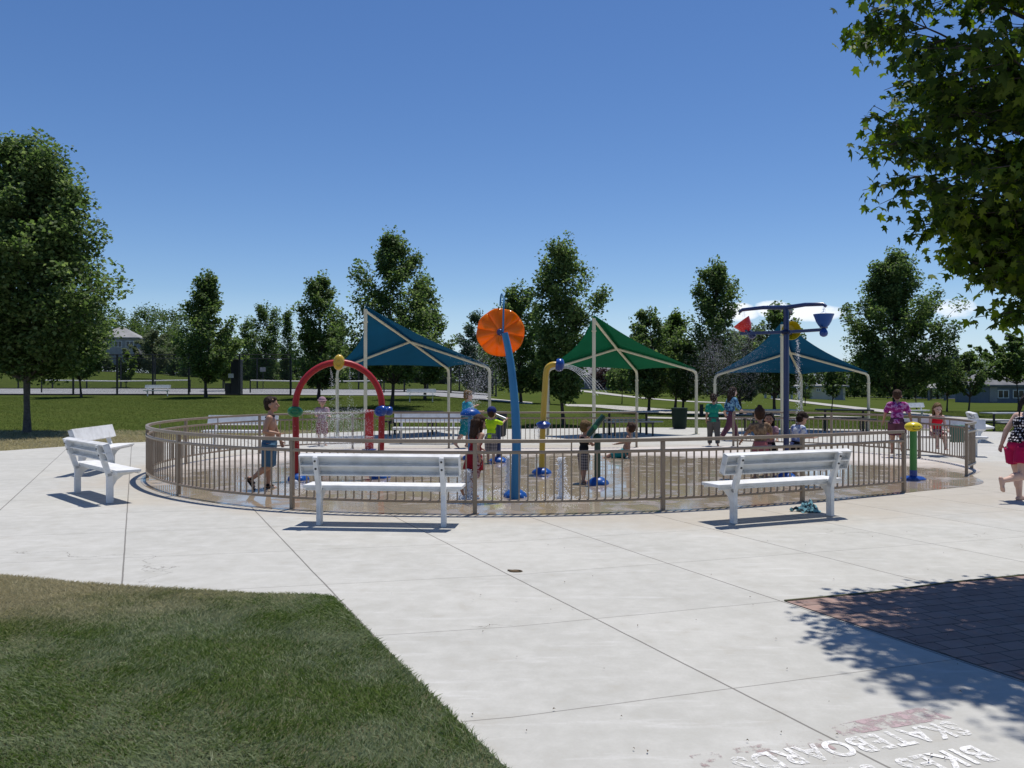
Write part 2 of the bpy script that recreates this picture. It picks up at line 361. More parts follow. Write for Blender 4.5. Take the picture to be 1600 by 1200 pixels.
def mesh_wire_mat():
    m, nt, out = new_mat('chain_link'); v = objvec(nt)
    s = N(nt, 'ShaderNodeSeparateXYZ'); L(nt, v, s.inputs[0])
    u = math_node(nt, 'ADD', s.outputs[0], s.outputs[1])
    f = []
    for sg in (1, -1):
        a = math_node(nt, 'FRACT', math_node(nt, 'MULTIPLY', math_node(nt, 'ADD', u, math_node(nt, 'MULTIPLY', s.outputs[2], sg)), 12.0))
        f.append(math_node(nt, 'LESS_THAN', a, .065))
    w = math_node(nt, 'MAXIMUM', f[0], f[1])
    p = principled(nt, None, (.02, .022, .02), .5)
    t = N(nt, 'ShaderNodeBsdfTransparent'); mx = N(nt, 'ShaderNodeMixShader')
    L(nt, w, mx.inputs[0]); L(nt, t.outputs[0], mx.inputs[1]); L(nt, p.outputs[0], mx.inputs[2]); L(nt, mx.outputs[0], out.inputs['Surface'])
    return m
M['chain'] = mesh_wire_mat()

def worn_paint(name, c, lo, hi, sc=22):
    m, nt, out = new_mat(name); v = posvec(nt)
    n1 = noise(nt, v, sc, 8, .75); n2 = noise(nt, v, 3.5, 3)
    f = ramp(nt, math_node(nt, 'ADD', n1, math_node(nt, 'MULTIPLY', math_node(nt, 'SUBTRACT', n2, .5), .55)), lo, hi)
    p = principled(nt, None, c, .75)
    t = N(nt, 'ShaderNodeBsdfTransparent'); mx = N(nt, 'ShaderNodeMixShader')
    L(nt, f, mx.inputs[0]); L(nt, t.outputs[0], mx.inputs[1]); L(nt, p.outputs[0], mx.inputs[2]); L(nt, mx.outputs[0], out.inputs['Surface'])
    return m
M['stencil_white'] = worn_paint('stencil_white', (.74, .73, .71), .38, .58, 55)
M['stencil_red'] = worn_paint('stencil_red', (.40, .30, .305), .43, .60, 14)

# ------------------------------------------------------------------ mesh building
class MB:
    def __init__(s): s.v, s.f = [], []
    def add(s, vs, fs):
        o = len(s.v); s.v.extend([tuple(p) for p in vs]); s.f.extend([tuple(i + o for i in f) for f in fs]); return s
    def box(s, c, size, rot=None):
        c = Vector(c); hx, hy, hz = (x / 2 for x in size)
        vs = [Vector((a * hx, b * hy, d * hz)) for a in (-1, 1) for b in (-1, 1) for d in (-1, 1)]
        if rot is not None: vs = [rot @ v for v in vs]
        return s.add([v + c for v in vs], [(0, 1, 3, 2), (4, 6, 7, 5), (0, 4, 5, 1), (2, 3, 7, 6), (0, 2, 6, 4), (1, 5, 7, 3)])
    def bar(s, a, b, w, h, up=(0, 0, 1)):
        a, b = Vector(a), Vector(b); d = (b - a); ln = d.length; d.normalize(); up = Vector(up)
        if abs(d.dot(up)) > .99: up = Vector((0, 1, 0))
        x = d.cross(up).normalized(); z = x.cross(d)
        rot = Matrix((x, d, z)).transposed()
        return s.box((a + b) / 2, (w, ln, h), rot)
    def tube(s, pts, r, seg=12, caps=True):
        pts = [Vector(p) for p in pts]; n = len(pts)
        rs = r if isinstance(r, (list, tuple)) else [r] * n
        vs, fs = [], []; prev = None
        for i, p in enumerate(pts):
            t = (pts[min(i + 1, n - 1)] - pts[max(i - 1, 0)]).normalized()
            if prev is None:
                up = Vector((0, 0, 1)) if abs(t.z) < .9 else Vector((1, 0, 0))
                x = t.cross(up).normalized()
            else:
                x = (prev - t * prev.dot(t)).normalized()
            prev = x; y = t.cross(x)
            for k in range(seg):
                a = 2 * math.pi * k / seg
                vs.append(p + (x * math.cos(a) + y * math.sin(a)) * rs[i])
        for i in range(n - 1):
            for k in range(seg):
                k2 = (k + 1) % seg
                fs.append((i * seg + k, i * seg + k2, (i + 1) * seg + k2, (i + 1) * seg + k))
        if caps:
            fs.append(tuple(reversed(range(seg)))); fs.append(tuple((n - 1) * seg + k for k in range(seg)))
        return s.add(vs, fs)
    def sweep(s, pts, w, h, closed=False):
        """rectangular rail along a level path"""
        pts = [Vector(p) for p in pts]; n = len(pts); vs, fs = [], []
        for i, p in enumerate(pts):
            t = pts[min(i + 1, n - 1)] - pts[max(i - 1, 0)]; t.z = 0; t.normalize()
            x = Vector((t.y, -t.x, 0)) * (w / 2); z = Vector((0, 0, h / 2))
            vs += [p - x - z, p + x - z, p + x + z, p - x + z]
        for i in range(n - 1):
            for k in range(4):
                k2 = (k + 1) % 4; fs.append((i * 4 + k, i * 4 + k2, i * 4 + 4 + k2, i * 4 + 4 + k))
        fs.append((3, 2, 1, 0)); o = (n - 1) * 4; fs.append((o, o + 1, o + 2, o + 3))
        return s.add(vs, fs)
    def lathe(s, prof, c=(0, 0, 0), axis=(0, 0, 1), seg=24):
        """profile of (radius, height) along axis"""
        c = Vector(c); q = Vector((0, 0, 1)).rotation_difference(Vector(axis)).to_matrix(); vs, fs = [], []; n = len(prof)
        for r, h in prof:
            for k in range(seg):
                a = 2 * math.pi * k / seg; vs.append(c + q @ Vector((r * math.cos(a), r * math.sin(a), h)))
        for i in range(n - 1):
            for k in range(seg):
                k2 = (k + 1) % seg; fs.append((i * seg + k, i * seg + k2, (i + 1) * seg + k2, (i + 1) * seg + k))
        fs.append(tuple(reversed(range(seg)))); fs.append(tuple((n - 1) * seg + k for k in range(seg)))
        return s.add(vs, fs)
    def ell(s, c, r, rot=None, nu=16, nv=10, half=False):
        c = Vector(c); vs, fs = [], []
        lo = 0.0 if half else -math.pi / 2
        for i in range(nv + 1):
            ph = lo + (math.pi / 2 - lo) * i / nv
            for k in range(nu):
                a = 2 * math.pi * k / nu
                p = Vector((r[0] * max(math.cos(ph), 1e-3) * math.cos(a), r[1] * max(math.cos(ph), 1e-3) * math.sin(a), r[2] * math.sin(ph)))
                vs.append(c + (rot @ p if rot is not None else p))
        for i in range(nv):
            for k in range(nu):
                k2 = (k + 1) % nu; fs.append((i * nu + k, i * nu + k2, (i + 1) * nu + k2, (i + 1) * nu + k))
        fs.append(tuple(reversed(range(nu)))); fs.append(tuple(nv * nu + k for k in range(nu)))
        return s.add(vs, fs)
    def cap(s, a, b, ra, rb, seg=12):
        a, b = Vector(a), Vector(b); d = (b - a)
        if d.length < 1e-5: return s.ell(a, (ra,) * 3)
        t = d.normalized(); pts, rs = [], []
        for k in range(4): an = math.pi / 2 * (1 - k / 4); pts.append(a - t * ra * math.sin(an)); rs.append(max(ra * math.cos(an), ra * .05))
        pts += [a, b]; rs += [ra, rb]
        for k in range(1, 5): an = math.pi / 2 * k / 4; pts.append(b + t * rb * math.sin(an)); rs.append(max(rb * math.cos(an), rb * .05))
        return s.tube(pts, rs, seg)
    def build(s, name, mat, parent=None, smooth=True, bevel=0, angle=40):
        me = bpy.data.meshes.new(name); me.from_pydata(s.v, [], s.f); me.update()
        me.materials.append(M[mat] if isinstance(mat, str) else mat)
        if smooth:
            me.polygons.foreach_set('use_smooth', [True] * len(me.polygons)); me.set_sharp_from_angle(angle=R(angle))
        return link(name, me, parent, bevel)
def link(name, me, parent=None, bevel=0):
    o = bpy.data.objects.new(name, me); COL.objects.link(o)
    if parent is not None: o.parent = parent
    if bevel:
        b = o.modifiers.new('bevel', 'BEVEL'); b.width = bevel; b.segments = 2; b.limit_method = 'ANGLE'; b.angle_limit = R(40)
    return o
def thing(name, label, cat, loc=(0, 0, 0), rotz=0, group=None):
    o = bpy.data.objects.new(name, None); COL.objects.link(o); o.empty_display_size = .2
    o.location = loc; o.rotation_euler = (0, 0, rotz); return tag(o, label, cat, group)
def tag(o, label, cat, group=None, kind=None):
    o['label'] = label; o['category'] = cat
    if group: o['group'] = group
    if kind: o['kind'] = kind
    return o
def struct(o, label=None, cat=None):
    o['kind'] = 'structure'
    if label: o['label'] = label
    if cat: o['category'] = cat
    return o
def kids(o): return [c for c in COL.objects if c.parent == o]
def dup(o, parent=None):
    c = o.copy(); COL.objects.link(c); c.parent = parent
    for k in kids(o): dup(k, c)
    return c
def np_mesh(name, V, k, mat):
    """V: (n*k,3) array, every k vertices one polygon"""
    n = len(V) // k; me = bpy.data.meshes.new(name)
    me.vertices.add(n * k); me.vertices.foreach_set('co', np.ascontiguousarray(V, dtype=np.float32).ravel())
    me.loops.add(n * k); me.loops.foreach_set('vertex_index', np.arange(n * k, dtype=np.int32))
    me.polygons.add(n); me.polygons.foreach_set('loop_start', np.arange(n, dtype=np.int32) * k)
    try: me.polygons.foreach_set('loop_total', np.full(n, k, dtype=np.int32))
    except Exception: pass
    me.update(calc_edges=True); me.validate(); me.materials.append(M[mat] if isinstance(mat, str) else mat); return me
def sheet(name, poly, z, mat):
    me = bpy.data.meshes.new(name); me.from_pydata([(p[0], p[1], z) for p in poly], [], [tuple(range(len(poly)))]); me.update()
    if me.polygons[0].normal.z < 0: me.flip_normals()
    me.materials.append(M[mat]); return link(name, me)
def catmull(P, n=10):
    P = [Vector(p) for p in P]; P = [P[0] * 2 - P[1]] + P + [P[-1] * 2 - P[-2]]; out = []
    for i in range(1, len(P) - 2):
        p0, p1, p2, p3 = P[i - 1:i + 3]
        for k in range(n):
            t = k / n
            out.append(.5 * ((2 * p1) + (p2 - p0) * t + (2 * p0 - 5 * p1 + 4 * p2 - p3) * t * t + (3 * p1 - p0 - 3 * p2 + p3) * t ** 3))
    out.append(P[-2]); return out
# ================================================================== SETTING
SUNDIR = Vector((.53 * math.cos(R(73)), .85 * math.cos(R(73)), math.sin(R(73)))).normalized()
def make_world():
    w = bpy.data.worlds.new('World'); scene.world = w; w.use_nodes = True; nt = w.node_tree; nt.nodes.clear()
    out = N(nt, 'ShaderNodeOutputWorld'); bg = N(nt, 'ShaderNodeBackground'); bg.inputs['Strength'].default_value = SKY_STRENGTH
    sky = N(nt, 'ShaderNodeTexSky'); sky.sky_type = 'NISHITA'; sky.sun_disc = False
    sky.sun_elevation = R(73); sky.sun_rotation = math.atan2(.53, .85); sky.altitude = 1400; sky.air_density = 1.0; sky.dust_density = .5; sky.ozone_density = 2.0
    v = N(nt, 'ShaderNodeTexCoord').outputs['Generated']
    s = N(nt, 'ShaderNodeSeparateXYZ'); L(nt, v, s.inputs[0])
    yy = math_node(nt, 'MAXIMUM', s.outputs[1], .05)
    u = math_node(nt, 'DIVIDE', s.outputs[0], yy); e = math_node(nt, 'DIVIDE', s.outputs[2], yy)
    cv = N(nt, 'ShaderNodeCombineXYZ'); L(nt, u, cv.inputs[0]); L(nt, math_node(nt, 'MULTIPLY', e, 2.2), cv.inputs[1])
    nz = noise(nt, cv.outputs[0], 28, 7, .6); nz2 = noise(nt, cv.outputs[0], 110, 5, .6)
    nz = math_node(nt, 'ADD', math_node(nt, 'MULTIPLY', nz, .75), math_node(nt, 'MULTIPLY', nz2, .25))
    tot = None
    for cu, ce, ru, re, g in ((.365, .089, .055, .013, 1.0), (.32, .094, .03, .014, .9), (.545, .095, .038, .017, .75), (.28, .090, .03, .014, 1.0), (.20, .097, .014, .004, .45), (.10, .080, .02, .005, .0), (.70, .12, .05, .02, .8)):
        a = math_node(nt, 'DIVIDE', math_node(nt, 'SUBTRACT', u, cu), ru); b = math_node(nt, 'DIVIDE', math_node(nt, 'SUBTRACT', e, ce), re)
        d = math_node(nt, 'ADD', math_node(nt, 'MULTIPLY', a, a), math_node(nt, 'MULTIPLY', b, b))
        f = math_node(nt, 'MULTIPLY', math_node(nt, 'SUBTRACT', 1.25, d, True), g)
        tot = f if tot is None else math_node(nt, 'MAXIMUM', tot, f)
    mask = ramp(nt, math_node(nt, 'MULTIPLY', tot, math_node(nt, 'ADD', nz, .12)), .30, .62)
    hs = N(nt, 'ShaderNodeHueSaturation'); hs.inputs['Saturation'].default_value = 1.22; hs.inputs['Hue'].default_value = .507; L(nt, sky.outputs[0], hs.inputs['Color'])
    col = mixc(nt, math_node(nt, 'MULTIPLY', mask, .9), hs.outputs[0], (9.0, 9.4, 10.0))
    hz = math_node(nt, 'MULTIPLY', ramp(nt, s.outputs[2], .11, -.01), .75)
    col = mixc(nt, hz, col, (4.6, 6.0, 8.3))
    col = mixc(nt, math_node(nt, 'MULTIPLY', mask, .9), col, (9.0, 9.4, 10.0))
    L(nt, col, bg.inputs['Color']); L(nt, bg.outputs[0], out.inputs['Surface'])
SKY_STRENGTH = .112
make_world()
sun = bpy.data.lights.new('sun', 'SUN'); sun.energy = 4.6; sun.angle = R(.53); sun.color = (1.0, .955, .89)
so = bpy.data.objects.new('sun', sun); COL.objects.link(so); so.rotation_euler = SUNDIR.to_track_quat('Z', 'Y').to_euler()
cam = bpy.data.cameras.new('camera'); cam.sensor_width = 36; cam.lens = F / 1600 * 36; cam.clip_end = 60000; cam.clip_start = .05
co = bpy.data.objects.new('camera', cam); COL.objects.link(co); co.location = (0, 0, EYE); co.rotation_euler = (R(90) + 2 / F, 0, 0); scene.camera = co
scene.view_settings.view_transform = 'Standard'; scene.view_settings.look = 'None'; scene.view_settings.gamma = 1; scene.view_settings.exposure = 0
scene.cycles.use_denoising = True
scene.cycles.max_bounces = 6; scene.cycles.transparent_max_bounces = 16

# terrain
xs = sorted(set([-9000, -5000, -2500, -1200, -700, -450] + list(range(-340, 341, 5)) + [450, 700, 1200, 2500, 5000, 9000]))
ys = [-60, -20, 0, 15] + [20 + 2 * i for i in range(36)] + [95 + 6 * i for i in range(52)] + [450, 600, 900, 1500, 2500, 4000, 8000]
V = [(x, y, tz(x, y)) for y in ys for x in xs]; nx = len(xs)
FC = [(j * nx + i, j * nx + i + 1, (j + 1) * nx + i + 1, (j + 1) * nx + i) for j in range(len(ys) - 1) for i in range(nx - 1)]
b = MB(); b.add(V, FC); struct(b.build('lawn_ground', 'lawn', angle=180), 'mown park lawn rising gently to the left', 'lawn')

# plaza
plaza = [(-45, -20), (45, -20), (45, 28.5), (25, 28.3), (16.6, 28.0), (13.5, 29.2), (10, 30.3), (5, 30.8), (0, 29.8), (-4, 28.8), (-7, 27.0), (-9, 25.0), (-10.1, 23.2), (-11.2, 22.2), (-12.4, 19.9), (-14.5, 18.6), (-45, 14)]
struct(sheet('plaza_pavement', plaza, 0, 'concrete'), 'pale jointed concrete plaza around the splash pad', 'pavement')

# railing line round the pad
FA = [(5.88, 12.2), (4.0, 11.2), (1.93, 10.4), (-.46, 10.1), (-2.84, 10.5), (-4.86, 11.85), (-6.28, 14.0), (-6.62, 16.5), (-5.9, 19.0), (-4.0, 20.4), (-1.6, 20.6), (.8, 20.7), (3.2, 20.9)]
FB = [(5.8, 21.3), (7.9, 20.1), (8.97, 17.9), (8.85, 15.65), (8.05, 14.4)]
ringA = catmull([(p[0], p[1], 0) for p in FA], 12); ringB = catmull([(p[0], p[1], 0) for p in FB], 12)
pad = []
cx, cy = 1.0, 15.6
loop = ringA + ringB + catmull([(8.05, 14.4, 0), (7.5, 13.2, 0), (5.88, 12.2, 0)], 8)[1:-1]
for p in loop:
    d = Vector((p.x - cx, p.y - cy)); d.normalize(); pad.append((p.x + d.x * .10, p.y + d.y * .10))
struct(sheet('splash_pad_ground', pad, .004, 'pad'), 'wet brown concrete floor of the splash pad', 'splash pad')

# pavers
struct(sheet('paver_pavement', [(2.02, 6.01), (2.84, 6.27), (3.47, 6.54), (4.29, 6.82), (6, 7.3), (9, 7.9), (9, 1.2), (4.1, 1.2), (2.77, 4.39)], .006, 'pavers'), 'reddish brick paver bed in the tree shadow', 'paving')
b = MB(); b.sweep([(2.02, 6.015, .006), (2.84, 6.275, .006), (3.47, 6.545, .006), (4.29, 6.825, .006), (6, 7.31, .006)], .022, .012); struct(b.build('paver_kerb', 'soil'), 'dark joint edging along the paver bed', 'edging')

# foreground lawn
ln = [(-9, 6.2), (-6.4, 6.75), (-4.9, 6.86), (-4.3, 6.80), (-3.5, 6.55), (-2.75, 6.36), (-1.95, 6.21), (-1.50, 6.18), (-1.34, 6.12), (-.027, 3.38), (1.65, -.3), (-9, -.3)]
struct(sheet('lawn_soil', ln, .012, 'soil'), 'soil under the foreground lawn', 'lawn')
def in_poly(P, poly):
    x, y = P[:, 0], P[:, 1]; c = np.zeros(len(P), bool); n = len(poly)
    for i in range(n):
        x1, y1 = poly[i]; x2, y2 = poly[(i + 1) % n]
        m = ((y1 > y) != (y2 > y)) & (x < (x2 - x1) * (y - y1) / (y2 - y1 + 1e-12) + x1); c ^= m
    return c
rng = np.random.default_rng(5)
def blades(poly, n, hgt, wid, xr, yr, zf=None, frustum=True):
    P = np.column_stack([rng.uniform(*xr, n), rng.uniform(*yr, n)])
    P = P[in_poly(P, poly)]
    if frustum: P = P[(np.abs(P[:, 0]) < .66 * P[:, 1] + 1.1)]
    n = len(P)
    cl = np.sin(P[:, 0] * 7 + np.sin(P[:, 1] * 9)) * np.cos(P[:, 1] * 6 + 1.3 * np.sin(P[:, 0] * 5))
    h = hgt * rng.uniform(.55, 1.2, n) * (1 + .22 * cl); a = rng.uniform(0, 2 * np.pi, n); lean = rng.uniform(.4, 2.0, n) * h
    la = rng.normal(0, 1.2, n) + 2.2 * np.sin(P[:, 0] * 1.9 + P[:, 1] * 2.3)
    w = wid * rng.uniform(.6, 1.3, n)
    z0 = np.full(n, .012) if zf is None else zf(P)
    dx, dy = np.cos(a) * w, np.sin(a) * w
    tip = np.column_stack([P[:, 0] + np.cos(la) * lean, P[:, 1] + np.sin(la) * lean, z0 + h])
    mid = np.column_stack([P[:, 0] + np.cos(la) * lean * .35, P[:, 1] + np.sin(la) * lean * .35, z0 + h * .6])
    b1 = np.column_stack([P[:, 0] - dx, P[:, 1] - dy, z0]); b2 = np.column_stack([P[:, 0] + dx, P[:, 1] + dy, z0])
    m2 = mid + np.column_stack([dx, dy, np.zeros(n)]) * .8; m1 = mid - np.column_stack([dx, dy, np.zeros(n)]) * .8
    return np.stack([b1, b2, m2, tip, m1], 1).reshape(-1, 3)
gv = blades(ln, 620000, .022, .0022, (-6.2, 1.7), (1.6, 6.95))
tag(link('grass', np_mesh('grass', gv, 5, 'blades')), 'dark green grass of the foreground lawn with straw patches', 'grass', kind='stuff')
# rough grass along the far edge of the plaza, left
edge = [(-40, 15.2), (-14.5, 18.7), (-12.4, 20.0), (-11.2, 22.3), (-10.1, 23.3), (-9, 25.1), (-7, 27.1), (-7, 30), (-40, 30)]
gv = blades(edge, 60000, .07, .006, (-24, -7), (16, 29), zf=lambda P: np.full(len(P), -.04))
tag(link('grass', np_mesh('grass', gv, 5, 'blades')), 'dry yellowish grass along the far plaza edge on the left', 'grass', kind='stuff')

tzv = lambda P: np.array([tz(float(a), float(b)) for a, b in P])
gv = blades([(-45, 28), (-9, 28.6), (0, 30.2), (5, 31), (10, 30.6), (16, 28.4), (40, 28.6), (40, 58), (-45, 58)], 260000, .05, .008, (-38, 38), (28, 58), zf=tzv)
tag(link('grass', np_mesh('grass', gv, 5, 'blades_far')), 'short mown grass of the park lawn behind the splash pad', 'grass', kind='stuff')
# stencilled notice on the concrete (painted upside down to the viewer)
def stencil(text, centre, ang, size, sx):
    cu = bpy.data.curves.new('stencil', 'FONT'); cu.body = text; cu.size = size; cu.align_x = 'CENTER'; cu.align_y = 'CENTER'; cu.offset = .004 * size / .16; cu.space_character = 1.12
    o = bpy.data.objects.new('stencil', cu); COL.objects.link(o)
    me = bpy.data.meshes.new_from_object(o.evaluated_get(bpy.context.evaluated_depsgraph_get())); bpy.data.objects.remove(o)
    me.materials.clear(); me.materials.append(M['stencil_white'])
    w = max(v.co.x for v in me.vertices) - min(v.co.x for v in me.vertices)
    k = sx / w
    for v in me.vertices: v.co.x *= k
    p = link('lettering', me, None); p.location = (centre[0], centre[1], .0035); p.rotation_euler = (0, 0, ang + math.pi); return p
tA = 18.5
root = thing('painted_notice', 'worn white stencilled words SKATEBOARDS, BIKES, SKATES and NO painted on concrete', 'painted notice', (1.6, 3.5, .0))
u = Vector((math.cos(R(tA)), math.sin(R(tA)))); vv = Vector((u.y, -u.x))
c1 = Vector((1.52, 3.615))
def adopt(o, parent):
    o.parent = parent; o.location = o.location - parent.location; return o
adopt(stencil('SKATEBOARDS', c1, R(tA), .205, 1.22), root)
c2 = c1 + u * .27 + vv * .235
adopt(stencil('BIKES', c2, R(tA), .205, .44), root)
adopt(stencil('SKATES', c2 - u * .62, R(tA), .205, .56), root)
adopt(stencil('NO', c1 + u * .50 + vv * .47, R(tA), .205, .27), root)
me = bpy.data.meshes.new('red_patch'); q = [c1 + u * .02 - vv * .09, c1 + u * .66 - vv * .09, c1 + u * .62 - vv * .24, c1 + u * .03 - vv * .20]
me.from_pydata([(p.x, p.y, .0018) for p in q], [], [(0, 1, 2, 3)]); me.materials.append(M['stencil_red']); adopt(link('red_patch', me), root)
me = bpy.data.meshes.new('red_patch'); q = [c1 - u * .75 + vv * .12, c1 - u * .1 + vv * .12, c1 - u * .1 - vv * .14, c1 - u * .75 - vv * .14]
me.from_pydata([(p.x, p.y, .0022) for p in q], [], [(0, 1, 2, 3)]); me.materials.append(worn_paint('stencil_red_faint', (.36, .27, .26), .56, .72, 14)); adopt(link('red_patch', me), root)

# litter on the slabs
b = MB(); rnd = random.Random(3)
for i in range(60):
    px, py = rnd.uniform(560, 1600), rnd.uniform(830, 1195); p = gp(px, py); s = rnd.uniform(.003, .010); a = rnd.uniform(0, 6.28)
    if 0.463 * (p.y - 6.16) + p.x + 1.33 < .1: continue
    cc, ss = math.cos(a) * s, math.sin(a) * s
    b.add([(p.x - cc, p.y - ss, .009), (p.x + ss * .5, p.y - cc * .5, .014), (p.x + cc, p.y + ss, .010), (p.x - ss * .5, p.y + cc * .5, .017)], [(0, 1, 2, 3)])
tag(b.build('leaf_litter', 'leaf_litter', smooth=False), 'tiny dark leaf scraps scattered over the concrete', 'litter', kind='stuff')
p = gp(806, 893); b = MB(); b.ell((p.x, p.y, .004), (.06, .035, .012), None, 14, 5, True); b.bar((p.x - .07, p.y + .02, .008), (p.x + .04, p.y - .02, .012), .012, .01)
tag(b.build('mulch_clump', 'leaf_litter'), 'small dark clump of debris at the slab joint', 'debris')

# far paths, court, road
def strip(name, pts, w, mat, dz=.03, label=None, cat='path'):
    pts = catmull([(p[0], p[1], 0) for p in pts], 14); vs, fs = [], []
    for i, p in enumerate(pts):
        t = pts[min(i + 1, len(pts) - 1)] - pts[max(i - 1, 0)]; t.normalize(); nrm = Vector((t.y, -t.x, 0)) * w / 2
        for q in (p - nrm, p - nrm * .33, p + nrm * .33, p + nrm): vs.append((q.x, q.y, tz(q.x, q.y) + dz))
    for i in range(len(pts) - 1):
        for k in range(3): fs.append((i * 4 + k, i * 4 + k + 1, i * 4 + 5 + k, i * 4 + 4 + k))
    bb = MB(); bb.add(vs, fs); o = bb.build(name, mat, angle=180)
    if o.data.polygons[0].normal.z < 0: o.data.flip_normals()
    return struct(o, label, cat)
def tp(px, d): return ((px - 800) / F * d, d)
strip('path', [tp(700, 62), tp(860, 60), tp(960, 57), tp(1040, 50), tp(1130, 47), tp(1230, 46)], 4.5, 'path', .04, 'broad concrete path crossing the lawn behind the green canopy')
strip('path', [tp(880, 150), tp(930, 118), tp(985, 96), tp(1060, 84), tp(1150, 76)], 2.6, 'path', .05, 'narrow far path curving over the lawn')
strip('path', [tp(1215, 105), tp(1270, 84), tp(1340, 66), tp(1420, 52), tp(1500, 42), tp(1640, 38)], 2.2, 'path', .05, 'winding path on the right lawn')
strip('path', [tp(1010, 40), tp(1130, 39.5), tp(1260, 41), tp(1330, 44)], 2.0, 'path', .05, 'short near path behind the rubbish bin')
strip('road', [(-190, 190), (-90, 168), (-30, 172), (40, 178), (110, 190), (260, 200)], 8, 'asphalt', .08, 'distant grey road along the park edge', 'road')
V, FC = [], []; n1, n2 = 30, 8
for j in range(n2 + 1):
    for i in range(n1 + 1):
        x = -64 + (62) * i / n1; y = 60.4 + 19 * j / n2; V.append((x, y, tz(x, y) + .05))
for j in range(n2):
    for i in range(n1): FC.append((j * (n1 + 1) + i, j * (n1 + 1) + i + 1, (j + 1) * (n1 + 1) + i + 1, (j + 1) * (n1 + 1) + i))
b = MB(); b.add(V, FC); struct(b.build('tennis_court_ground', 'court', angle=180), 'pale grey tennis court surface', 'tennis court')

# mountains on the skyline
rnd = random.Random(8); V, FC = [], []; n = 160
for i in range(n + 1):
    a = -1.1 + 2.2 * i / n; x = math.tan(a) * 14000
    h = 330 + 170 * math.sin(i * .21 + 2) + 90 * math.sin(i * .53) + 50 * math.sin(i * 1.3 + 1) + rnd.uniform(-18, 18)
    tx = x / 14000
    h *= .45 + .75 * math.exp(-((tx - .44) / .10) ** 2) + .3 * math.exp(-((tx + .1) / .3) ** 2)
    V += [(x, 13000, -30), (x, 13600, h * .55 + rnd.uniform(-20, 20)), (x, 14200, h), (x, 15500, -30)]
for i in range(n):
    for k in range(3): FC.append((i * 4 + k, i * 4 + k + 1, i * 4 + 5 + k, i * 4 + 4 + k))
b = MB(); b.add(V, FC); o = struct(b.build('mountains', 'hazed_rock', angle=180), 'pale blue-grey mountain range on the horizon', 'mountains')
# ================================================================== TREES
LEAF4 = np.array([(0, -.5, 0), (.32, .0, .08), (0, .55, -.05), (-.32, .02, .08)])
LEAFC = np.array([(0, -.5, 0), (.30, -.28, .05), (.50, .05, .0), (.22, .16, .06), (0, .60, -.08), (-.24, .18, .06), (-.48, .02, .0), (-.27, -.30, .05)])   # lobed clump
MAPLE = np.array([(0, -.50, 0), (.20, -.36, .02), (.52, -.30, -.06), (.34, -.08, .02), (.56, .20, -.08), (.22, .16, .03), (.16, .34, .0), (0, .66, -.10),
                  (-.16, .34, .0), (-.22, .16, .03), (-.56, .20, -.08), (-.34, -.08, .02), (-.52, -.30, -.06), (-.20, -.36, .02)])
def leaves(centres, size, shape, g, droop=0.0, upb=.6):
    n = len(centres)
    nrm = g.normal(0, 1, (n, 3)); nrm[:, 2] = np.abs(nrm[:, 2]) * .8 + upb; nrm /= np.linalg.norm(nrm, axis=1, keepdims=True)
    t = g.normal(0, 1, (n, 3)); t[:, 2] -= droop
    t -= nrm * np.sum(t * nrm, 1, keepdims=True); t /= np.linalg.norm(t, axis=1, keepdims=True) + 1e-9
    bt = np.cross(nrm, t); s = size * g.uniform(.6, 1.25, n)[:, None, None]
    k = len(shape)
    return (centres[:, None, :] + s * (shape[None, :, 0, None] * bt[:, None, :] + shape[None, :, 1, None] * t[:, None, :] + shape[None, :, 2, None] * nrm[:, None, :])).reshape(-1, 3)
def prof(kind, t):
    t = min(max(t, 0), 1)
    if kind == 'oval': return math.sin(math.pi * (t * .97 + .015) ** .68) ** .72
    if kind == 'cone': return (1 - t) ** .62 * min(1, .42 + t * 2.0) * .98 + .03
    if kind == 'round': return math.sqrt(max(0, 1 - (2 * t - 1) ** 2)) * .98 + .02
    if kind == 'column': return math.sin(math.pi * (t * .95 + .03) ** .8) ** .45
    if kind == 'vase': return math.sin(math.pi * (t * .93 + .02) ** 1.15) ** .6
    return 1
